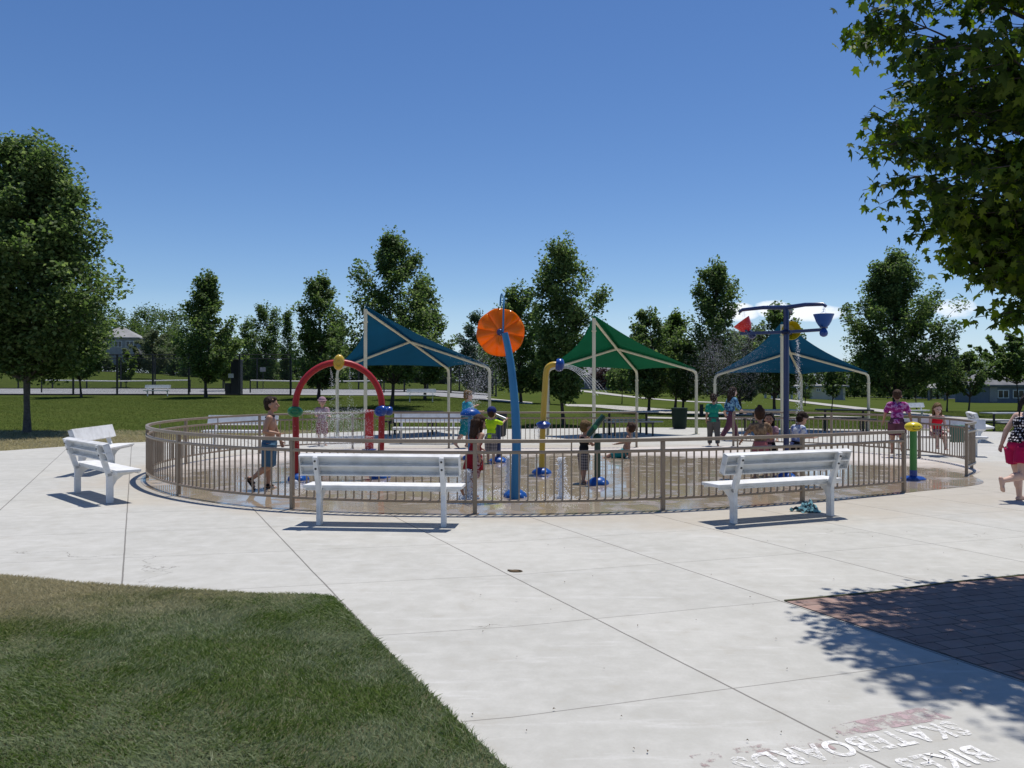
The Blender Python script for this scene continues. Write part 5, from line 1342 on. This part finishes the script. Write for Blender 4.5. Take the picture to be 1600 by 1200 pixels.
# green towel hanging over the bench beside the seated girl
V, FC = [], []
for j in range(13):
    for i in range(9):
        s_ = j / 12 * .44; y = -.0 - min(s_, .06) if s_ < .06 else -.06; z = .0 if s_ < .06 else -(s_ - .06)
        V.append(((i / 8 - .5) * .30 + .012 * math.sin(j * .9), y - .014 * math.sin(i * 1.9 + j * .2), z + .008 * math.sin(i * 2.3)))
for j in range(12):
    for i in range(8): FC.append((j * 9 + i, j * 9 + i + 1, (j + 1) * 9 + i + 1, (j + 1) * 9 + i))
b = MB(); b.add(V, FC); o = b.build('hanging_towel', 'green_towel', angle=90); sd = o.modifiers.new('t', 'SOLIDIFY'); sd.thickness = .008
o.location = (10.0, 18.28, .70); o.rotation_euler = (0, 0, R(-14)); tag(o, 'grey green towel held at the side of the girl in red', 'towel')

# ================================================================== WATER
def octas(P, r):
    P = np.asarray(P); n = len(P); r = np.broadcast_to(np.asarray(r), (n,))[:, None]
    d = np.array([(1, 0, 0), (-1, 0, 0), (0, 1, 0), (0, -1, 0), (0, 0, 1.25), (0, 0, -1.25)])
    V = P[:, None, :] + d[None] * r[:, :, None] if False else P[:, None, :] + d[None, :, :] * r[:, None, :]
    f = [(0, 2, 4), (2, 1, 4), (1, 3, 4), (3, 0, 4), (2, 0, 5), (1, 2, 5), (3, 1, 5), (0, 3, 5)]
    T = V[:, np.array(f).ravel(), :].reshape(-1, 3); return T
wg = np.random.default_rng(9)
def spray(name, label, pts, r, parent=None):
    me = np_mesh(name, octas(pts, r), 3, 'water'); me.polygons.foreach_set('use_smooth', [True] * len(me.polygons))
    return tag(link(name, me), label, 'water', kind='stuff')
def jet(label, px, py, h, w=.05):
    p = gp(px, py); root = thing('water_jet', label, 'water jet', p)
    b = MB(); n = 16; g = random.Random(px)
    b.tube([(g.gauss(0, .006), g.gauss(0, .006), h * i / n) for i in range(n + 1)], [max(.010, w * .42 * (1 + .35 * math.sin(i * 1.7) + g.uniform(-.3, .3)) * (1.1 - .3 * i / n)) for i in range(n + 1)], 9)
    b.ell((0, 0, h), (w * .75, w * .7, w * .6)); b.build('water_column', 'water', root)
    m = 900; t = wg.uniform(0, 1, m) ** .7; P = np.column_stack([wg.normal(0, w * .55, m), wg.normal(0, w * .55, m), t * h * 1.06]); P[:, :2] *= (.7 + .9 * (1 - t))[:, None]
    m2 = 420; a = wg.uniform(0, 6.28, m2); rr = np.abs(wg.normal(0, .20, m2)); P2 = np.column_stack([rr * np.cos(a), rr * np.sin(a) * 1.0, np.abs(wg.normal(0, .03, m2)) + .012])
    link('droplets', np_mesh('droplets', octas(np.vstack([P, P2]), wg.uniform(.003, .009, m + m2)), 3, 'water'), root); return root
jet('white ground jet right of the blue flower pole', 877, 781, .56, .062)
jet('thin ground jet just left of the blue flower pole', 794, 771, .52, .035)
jet('ground jet splashing at the feet of the girl in red dress', 731, 781, .40, .06)
jet('short ground jet below the left foot of the red arch', 462, 764, .12, .03)
def cone(src, dirn, n, ln, spread, grav, jitter=.03):
    t = wg.uniform(0, 1, n) ** .8; d = np.array(dirn)[None] + wg.normal(0, spread, (n, 3))
    P = np.array(src)[None] + d * (t * ln)[:, None]; P[:, 2] -= grav * t * t; P += wg.normal(0, jitter, (n, 3)) * t[:, None]; return P[P[:, 2] > .01]
am = (A + B) / 2; ux3 = np.array(ux)
Lp = np.array(-ux * hw + am + Vector((.1, 0, 1.16))); Rp = np.array(ux * hw + am + Vector((-.1, 0, 1.16)))
pts = [cone(Lp, ux3 * 1.0, 1300, 1.0, .10, .25), cone(Rp, -ux3 * 1.0, 1300, 1.0, .10, .25), cone(Lp + [0, 0, -.45], ux3, 1400, 1.1, .10, .16), cone(Rp + [0, 0, -.45], -ux3, 1000, 1.0, .07, .05)]
top = np.array(am + Vector((0, 0, 1.90)))
pts += [cone(top + [.18, 0, 0], (.02, 0, -1), 420, .75, .06, .3), cone(top + [-.15, 0, 0], (.15, 0, -1), 420, .7, .10, .3)]
m = 5500; pts.append(np.column_stack([am.x + wg.normal(0, .30, m), am.y + wg.normal(0, .22, m), np.abs(wg.normal(.62, .22, m))]))
pts = np.vstack(pts); spray('water_spray', 'fine spray of droplets inside the red arch', pts, wg.uniform(.0010, .0042, len(pts)))
s0 = np.array(pp(737, 640, 17.8)); pts = [cone(s0, (.15, 0, .8), 2600, 1.7, .22, .25), cone(s0, (-.15, -.1, .3), 500, .5, .3, .4), cone(s0 + [0, -.05, .05], (0, 0, -.5), 500, .7, .25, .3)]
pts = np.vstack(pts); spray('water_spray', 'burst of spray thrown up from the blue mushroom head', pts, wg.uniform(.0012, .0046, len(pts)))
y0 = np.array(pp(879, 572, 14.9)); pts = []
for i in range(5):
    t = np.sort(wg.uniform(0, 1, 330)); v = 1.05 + i * .12; pts.append(np.column_stack([y0[0] + v * t * .55, y0[1] + (i - 2) * .02 + t * .02 * (i - 2), y0[2] + .02 * (i - 2) + (.05 - .015 * i) * t - .55 * t * t]) + wg.normal(0, .006, (330, 3)) * t[:, None])
pts.append(np.array(pp(845, 668, 14.8))[None] + np.column_stack([-np.abs(wg.normal(0, .07, 500)), wg.normal(0, .05, 500), -np.abs(wg.normal(0, .14, 500)) + .02]))
root = thing('water_stream', 'curved threads of water arcing from the blue cap of the yellow pipe', 'water', Vector(y0.tolist()))
for i in range(5):
    v = 1.05 + i * .12; b = MB(); b.tube([(v * t * .55, (i - 2) * .02 * (1 + t), .02 * (i - 2) + (.05 - .015 * i) * t - .55 * t * t) for t in [k / 14 for k in range(11)]], [.0034 - .00020 * k for k in range(11)], 6); b.build('stream', 'water', root)
pts = np.vstack(pts); spray('water_spray', 'thin arcs of water from the yellow pipe cap and collar', pts, wg.uniform(.0015, .004, len(pts)))
pts = []
for (px, ya, yb, d, n, s) in ((1246, 530, 700, 14.55, 900, .035), (1287, 481, 500, 13.4, 130, .025), (1163, 484, 512, 14.45, 120, .02), (1160, 500, 600, 14.4, 4200, .22), (1115, 540, 600, 14.4, 3000, .22)):
    c = np.array(pp(px, ya, d)); e = np.array(pp(px + (4 if px == 1246 else 0), yb, d)); t = wg.uniform(0, 1, n)[:, None]; pts.append(c + (e - c) * t + wg.normal(0, 1, (n, 3)) * s * (.4 + t))
pts = np.vstack(pts); r = wg.uniform(.0009, .0027, len(pts)); r[:1150] *= 2.2
spray('water_spray', 'droplets and drifting spray falling from the tipping buckets', pts, r)
m = 700; a = wg.uniform(0, 6.28, m); q = np.sqrt(wg.uniform(0, 1, m)); P = np.column_stack([1.0 + 5.6 * q * np.cos(a), 14.6 + 3.6 * q * np.sin(a), np.abs(wg.normal(0, .01, m)) + .008])
spray('water_splashes', 'tiny splashes sparkling on the wet pad floor', P, wg.uniform(.002, .006, m))
# ================================================================== TENNIS COURTS
def tennis_fence(label, pts, hgt, step, top=True):
    p0 = pts[0]; root = thing('tennis_fence', label, 'fence', (p0[0], p0[1], tz(*p0))); off = Vector((p0[0], p0[1], tz(*p0)))
    post = None; line = []
    for (a, c) in zip(pts[:-1], pts[1:]):
        a, c = Vector(a), Vector(c); n = max(1, round((c - a).length / step))
        for i in range(n + (1 if c == Vector(pts[-1]) else 0)):
            q = a.lerp(c, i / n); line.append(Vector((q.x, q.y, tz(q.x, q.y))) - off)
    for q in line:
        if post is None:
            b = MB(); b.tube([(0, 0, 0), (0, 0, hgt)], .075, 8); b.ell((0, 0, hgt), (.045, .045, .04), None, 8, 4); post = b.build('post', 'dark_metal', root); post.location = q
        else:
            o = post.copy(); COL.objects.link(o); o.parent = root; o.location = q
    b = MB()
    for z in ((hgt - .03, .08) if top else (.08,)): b.tube([q + Vector((0, 0, z)) for q in line], .04, 6)
    b.build('rail', 'dark_metal', root)
    b = MB(); vs, fs = [], []
    for q in line: vs += [q + Vector((0, 0, .05)), q + Vector((0, 0, hgt - .03))]
    for i in range(len(line) - 1): fs.append((2 * i, 2 * i + 2, 2 * i + 3, 2 * i + 1))
    b.add(vs, fs); b.build('chain_link', 'chain', root, smooth=False)
tennis_fence('tall black chain-link tennis fence nearest the lawn on the left', [tp(-160, 60.5), tp(183, 60.5), tp(295, 60.2), tp(454, 60)], 3.05, 3.6)
tennis_fence('farther black tennis court fence beyond the nets', [(-58, 79), tp(455, 79.5), tp(770, 80)], 3.05, 3.2)
tennis_fence('black tennis fence seen under the left blue canopy', [tp(595, 70), tp(775, 72)], 3.05, 1.9)
def net(label, px0, px1, d0, d1, zt):
    a, c = Vector(tp(px0, d0)), Vector(tp(px1, d1)); root = thing('tennis_net', label, 'tennis net', (a.x, a.y, tz(a.x, a.y))); off = Vector((a.x, a.y, tz(a.x, a.y)))
    e = Vector((c.x, c.y, tz(c.x, c.y))) - off
    for q in (Vector((0, 0, 0)), e): b = MB(); b.tube([q, q + Vector((0, 0, zt + .04))], .055, 8); b.build('net_post', 'dark_metal', root)
    b = MB(); b.tube([Vector((0, 0, zt)), e * .5 + Vector((0, 0, zt - .08)), e + Vector((0, 0, zt))], .045, 8); b.build('white_tape', 'trim_white', root)
    b = MB(); b.add([(0, 0, .05), e + Vector((0, 0, .05)), e + Vector((0, 0, zt)), e * .5 + Vector((0, 0, zt - .08)), (0, 0, zt)], [(0, 1, 2, 3, 4)]); b.build('mesh', 'chain', root, smooth=False)
    b = MB(); b.bar(e * .5 + Vector((0, 0, .03)), e * .5 + Vector((0, 0, zt - .08)), .05, .02); b.build('centre_strap', 'trim_white', root)
net('long tennis net with a white top tape on the left court', 65, 297, 66, 67, 1.05)
net('tennis net on the right court behind the red arch', 391, 600, 66, 68, 1.05)
x, y = tp(370, 61.5); root = thing('court_pillar', 'dark square pillar with a small white notice at the tennis gate', 'pillar', (x, y, tz(x, y)))
b = MB(); b.box((0, 0, 1.3), (.72, .6, 2.6)); b.box((0, 0, 2.64), (.80, .68, .10)); b.build('pillar_body', 'dark_metal', root, bevel=.02)
b = MB(); b.box((-.62, 0, .45), (.42, .4, .9)); b.build('bin_box', 'dark_metal', root, bevel=.03)
b = MB(); b.box((-.33, -.32, 1.45), (.40, .03, .32)); b.build('notice', 'white_paint', root)
x, y = tp(411, 79); root = thing('court_sign', 'small pale blank sign on the tennis fence right of the pillar', 'sign', (x, y, tz(x, y)))
b = MB(); b.box((0, -.08, 1.95), (.55, .03, .42)); b.build('sign_board', 'roof_light', root); b = MB(); b.tube([(0, 0, 0), (0, 0, 2.1)], .04, 8); b.build('sign_post', 'dark_metal', root)

# ================================================================== BUILDINGS
def window(root, c, w, h, ax='y', arch=False):
    """window on the wall facing the camera (local -y)"""
    x, y, z = c; b = MB()
    for dx in (-w / 2, w / 2, 0): b.box((x + dx, y - .05, z), (.10, .10, h + .1))
    for dz in (-h / 2, h / 2): b.box((x, y - .052, z + dz), (w + .1, .102, .10))
    f = b.build('window', 'trim_white', root, smooth=False)
    b = MB(); b.box((x, y - .01, z), (w, .05, h))
    if arch: b.tube([(x, y - .035, z + h / 2 - .1), (x, y + .01, z + h / 2 - .1)], w / 2, 20)
    b.build('pane', 'glass_dark', f, smooth=False)
    if arch:
        b = MB(); b.tube([(x + math.cos(a) * w / 2, y - .07, z + h / 2 + math.sin(a) * w / 2) for a in [math.pi * i / 14 for i in range(15)]], .06, 6); b.build('arch_trim', 'trim_white', f)
def house(label, px, d, w, dep, hw, hr, rot=0, wall='siding_grey', roof='roof_grey', kind='hip', wins=(), door=None, z=None, name='house', bay=None):
    x, y = tp(px, d); z = tz(x, y) if z is None else z
    root = thing(name, label, 'house', (x, y, z), rot)
    b = MB(); b.box((0, 0, hw / 2 - .5), (w, dep, hw + 1)); b.build('wall', wall, root, smooth=False)
    o = .5; X, Y = w / 2 + o, dep / 2 + o; b = MB()
    if kind == 'hip': rx = max(0.2, X - Y); tp_ = [(-rx, 0, hw + hr), (rx, 0, hw + hr)]
    elif kind == 'gable': tp_ = [(-X, 0, hw + hr), (X, 0, hw + hr)]
    else: tp_ = [(0, -Y, hw + hr), (0, Y, hw + hr)]
    base = [(-X, -Y, hw - .1), (X, -Y, hw - .1), (X, Y, hw - .1), (-X, Y, hw - .1)]; eave = [(p[0], p[1], hw + .12) for p in base]
    vs = base + eave + tp_
    fs = [(0, 3, 2, 1), (0, 1, 5, 4), (1, 2, 6, 5), (2, 3, 7, 6), (3, 0, 4, 7)]
    fs += [(4, 5, 9, 8), (5, 6, 9), (6, 7, 8, 9), (7, 4, 8)] if kind != 'front' else [(4, 5, 8), (5, 6, 9, 8), (6, 7, 9), (7, 4, 8, 9)]
    b.add(vs, fs); rf = b.build('roof', roof, root, smooth=False)
    b = MB(); b.tube([(0 if kind != 'front' else w * .2, dep * .1, hw + hr * .45), (0 if kind != 'front' else w * .2, dep * .1, hw + hr * 1.12)], .18, 8); b.build('vent_pipe', 'dark_metal', rf)
    for wd in wins: window(root, (wd[0], -dep / 2, wd[1]), wd[2], wd[3], arch=len(wd) > 4)
    if bay:      # projecting gabled bay with an arched window
        bx, bwid, bh, gh = bay; y1 = -dep / 2 - 1.2
        b = MB(); b.add([(bx - bwid / 2, y1, -1), (bx + bwid / 2, y1, -1), (bx + bwid / 2, 0, -1), (bx - bwid / 2, 0, -1), (bx - bwid / 2, y1, bh), (bx + bwid / 2, y1, bh), (bx + bwid / 2, 0, bh), (bx - bwid / 2, 0, bh), (bx, y1, bh + gh), (bx, 0, bh + gh)],
              [(0, 1, 5, 8, 4), (2, 3, 7, 9, 6), (1, 2, 6, 5), (3, 0, 4, 7), (4, 8, 9, 7), (5, 6, 9, 8), (0, 3, 2, 1)]); b.build('bay', wall, root, smooth=False)
        b = MB()
        for s in (-1, 1):
            e0 = Vector((bx + s * (bwid / 2 + .35), 0, bh - .2)); e1 = Vector((bx, 0, bh + gh + .05)); b.add([(e0.x, y1 - .35, e0.z), (e1.x, y1 - .35, e1.z), (e1.x, 0, e1.z), (e0.x, 0, e0.z), (e0.x, y1 - .35, e0.z + .16), (e1.x, y1 - .35, e1.z + .16), (e1.x, 0, e1.z + .16), (e0.x, 0, e0.z + .16)], [(0, 1, 2, 3), (7, 6, 5, 4), (0, 4, 5, 1), (1, 5, 6, 2), (2, 6, 7, 3), (3, 7, 4, 0)])
        b.build('bay_roof', roof, root, smooth=False)
        window(root, (bx, y1, bh - 1.0), 1.9, 1.5, arch=True); window(root, (bx - bwid * .3, y1, .6), .7, .9); window(root, (bx + bwid * .3, y1, .6), .7, .9)
    if door: b = MB(); b.box((door, -dep / 2 - .02, 1.05), (1.0, .08, 2.1)); b.build('door', 'siding_grey', root, smooth=False)
    return root
house('grey roofed two-storey house on the left hill among trees', 190, 185, 8.5, 7.5, 5.0, 2.6, R(12), 'siding_grey', 'roof_light', 'hip', [(-2.4, 3.6, 1.5, 1.3), (.2, 3.6, 1.5, 1.3), (2.6, 3.6, 1.5, 1.3)], 0, z=7.2)
house('low grey house behind the purple shrubs and the green canopy', 928, 155, 13, 8, 2.6, 2.2, 0, 'siding_grey', 'roof_grey', 'gable', [(-3, 1.5, 1.6, 1.2), (2.5, 1.5, 2.0, 1.2)], .2)
house('beige flat-walled service building right of the bucket pole', 1292, 118, 4.4, 4, 1.9, .35, R(-14), 'siding_beige', 'roof_light', 'hip', [(-1.4, 1.4, .5, .4), (-.3, 1.4, .5, .4)], 1.4, name='service_building')
house('grey gabled roof house behind the small trees on the right lawn', 1462, 205, 13, 12, 5.0, 5.6, R(10), 'siding_grey', 'roof_grey', 'front', [(1, 3.6, 1.6, 1.4)], 0, z=-1.2)
house('big blue-grey house at the right edge with an arched window', 1584, 120, 12.5, 10, 2.3, 3.6, R(-8), 'siding_blue', 'roof_grey', 'hip', [(-3.6, 1.1, 1.4, 1.1), (-1.6, 1.1, 1.4, 1.1)], -4.9, z=-.75, bay=(2.6, 4.6, 3.3, 1.5))
house('lower grey roofed wing left of the big blue-grey house', 1540, 132, 6, 8, 2.2, 2.4, R(-8), 'siding_blue', 'roof_grey', 'hip', [(.5, 1.2, 1.4, 1.0)], None, z=-1.0)
def shelter(label, px, d, w, dep, hw, hr, z=None, roof='roof_light', npost=4):
    x, y = tp(px, d); z = tz(x, y) if z is None else z; root = thing('picnic_shelter', label, 'shelter', (x, y, z))
    X, Y = w / 2 + .6, dep / 2 + .6; b = MB(); rx = X * .45
    vs = [(-X, -Y, hw), (X, -Y, hw), (X, Y, hw), (-X, Y, hw), (-X, -Y, hw + .22), (X, -Y, hw + .22), (X, Y, hw + .22), (-X, Y, hw + .22), (-rx, 0, hw + hr), (rx, 0, hw + hr)]
    b.add(vs, [(0, 3, 2, 1), (0, 1, 5, 4), (1, 2, 6, 5), (2, 3, 7, 6), (3, 0, 4, 7), (4, 5, 9, 8), (5, 6, 9), (6, 7, 8, 9), (7, 4, 8)]); b.build('roof', roof, root, smooth=False)
    for i in range(npost):
        for s in (-1, 1): b = MB(); b.box((-w / 2 + w * i / (npost - 1), s * dep / 2, hw / 2 - .1), (.26, .26, hw + .18)); b.build('post', 'siding_grey' if npost > 4 else 'trim_white', root, smooth=False)
    for s in (-.25, .2): b = MB(); b.box((w * s, 0, .75), (1.9, .8, .06)); b.box((w * s, .0, .37), (.2, .5, .70)); b.build('table', 'dark_metal', root, smooth=False)
shelter('long low hip-roofed picnic shelter with pale posts on the right lawn', 1490, 150, 11.8, 5, 1.85, 1.1, z=-.95, npost=5)
shelter('small white roofed shelter behind the bucket pole', 1222, 110, 3.6, 3, 1.5, .5, npost=3)
def car(label, px, d, rz, mat, z=None):
    x, y = tp(px, d); z = tz(x, y) + .08 if z is None else z; root = thing('parked_car', label, 'car', (x, y, z), rz)
    sec = [(-2.2, .45, .62), (-2.15, .35, .95), (-1.2, .3, 1.02), (.9, .3, 1.0), (2.0, .32, .86), (2.2, .42, .62)]; b = MB(); vs, fs = [], []
    for xx, lo, hi in sec:
        for yy, zz in ((-.86, lo), (-.90, (lo + hi) / 2), (-.80, hi), (.80, hi), (.90, (lo + hi) / 2), (.86, lo)): vs.append((xx, yy, zz))
    for i in range(len(sec) - 1):
        for k in range(6): fs.append((i * 6 + k, i * 6 + (k + 1) % 6, (i + 1) * 6 + (k + 1) % 6, (i + 1) * 6 + k))
    fs += [tuple(range(5, -1, -1)), tuple(30 + k for k in range(6))]; b.add(vs, fs); b.build('body', mat, root)
    b = MB(); b.add([(-1.9, -.78, .98), (-1.9, .78, .98), (1.15, .78, .98), (1.15, -.78, .98), (-1.5, -.62, 1.52), (-1.5, .62, 1.52), (.35, .62, 1.5), (.35, -.62, 1.5)], [(0, 1, 2, 3), (4, 7, 6, 5), (0, 4, 5, 1), (1, 5, 6, 2), (2, 6, 7, 3), (3, 7, 4, 0)]); b.build('windows', 'glass_dark', root, smooth=False)
    b = MB(); b.add([(-1.52, -.64, 1.5), (.36, -.64, 1.48), (.36, .64, 1.48), (-1.52, .64, 1.5), (-1.4, -.56, 1.58), (.25, -.56, 1.56), (.25, .56, 1.56), (-1.4, .56, 1.58)], [(0, 3, 2, 1), (4, 5, 6, 7), (0, 1, 5, 4), (1, 2, 6, 5), (2, 3, 7, 6), (3, 0, 4, 7)]); b.build('roof', mat, root)
    for sx in (-1.35, 1.38):
        for sy in (-1, 1): b = MB(); b.tube([(sx, sy * .72, .33), (sx, sy * .92, .33)], .33, 16); w = b.build('wheel', 'rubber', root); b = MB(); b.tube([(sx, sy * .90, .33), (sx, sy * .935, .33)], .19, 12); b.build('rim', 'car_silver', w)
    for sy in (-1, 1): b = MB(); b.ell((2.14, sy * .66, .72), (.10, .18, .10)); b.build('headlight', 'trim_white', root)
car('white car parked beyond the lawn beside the green canopy post', 1100, 150, R(-25), 'car_white')
car('dark car parked on the hill road behind the left tree', 142, 168, R(-8), 'car_black')
car('dark car beside the beige service building', 1276, 122, R(10), 'car_black')
car('silver car parked far off under the green canopy', 905, 168, R(5), 'car_silver')

# power line
root = thing('power_line', 'thin power lines on wooden poles over the trees left of the red arch', 'power line', (-68, 178, tz(-68, 178)))
for dx in (0, 66): b = MB(); z = tz(-68 + dx, 178) - tz(-68, 178); b.tube([(dx, 0, z), (dx, 0, z + 10.4)], [.16, .11], 8); b.bar((dx - .9, 0, z + 9.7), (dx + .9, 0, z + 9.7), .1, .12); b.build('pole', 'bark_grey', root)
for zz in (9.8, 8.9):
    b = MB(); z1 = tz(-2, 178) - tz(-68, 178); b.tube([(66 * t, 0, zz + z1 * t - 1.1 * 4 * t * (1 - t) + .0) for t in [i / 16 for i in range(17)]], .03, 5); b.build('wire', 'dark_metal', root)
for o in COL.objects:
    if o.type == 'LIGHT' or o.type == 'CAMERA': continue
# shared group phrases for repeats
GR = {'shade_canopy': 'sail canopies round the splash pad', 'picnic_table': 'picnic tables round the plaza', 'tennis_fence': 'tennis court fences', 'tennis_net': 'tennis nets', 'rubbish_bin': 'dark rubbish bins',
      'water_jet': 'ground jets on the pad', 'parked_car': 'cars parked far off', 'sapling': 'young saplings on the lawn', 'conifer_tree': 'conifers behind the tennis courts', 'shade_tree': 'trees planted in the park',
      'water_cannon': 'water cannons on the pad', 'water_post': 'low water posts', 'railing': 'tan railings round the pad', 'picnic_shelter': 'picnic shelters', 'house': 'houses beyond the park', 'person': 'people at the splash pad'}
for o in COL.objects:
    if o.parent is None and 'category' in o and 'group' not in o:
        st = o.name.split('.')[0]
        if st in GR: o['group'] = GR[st]
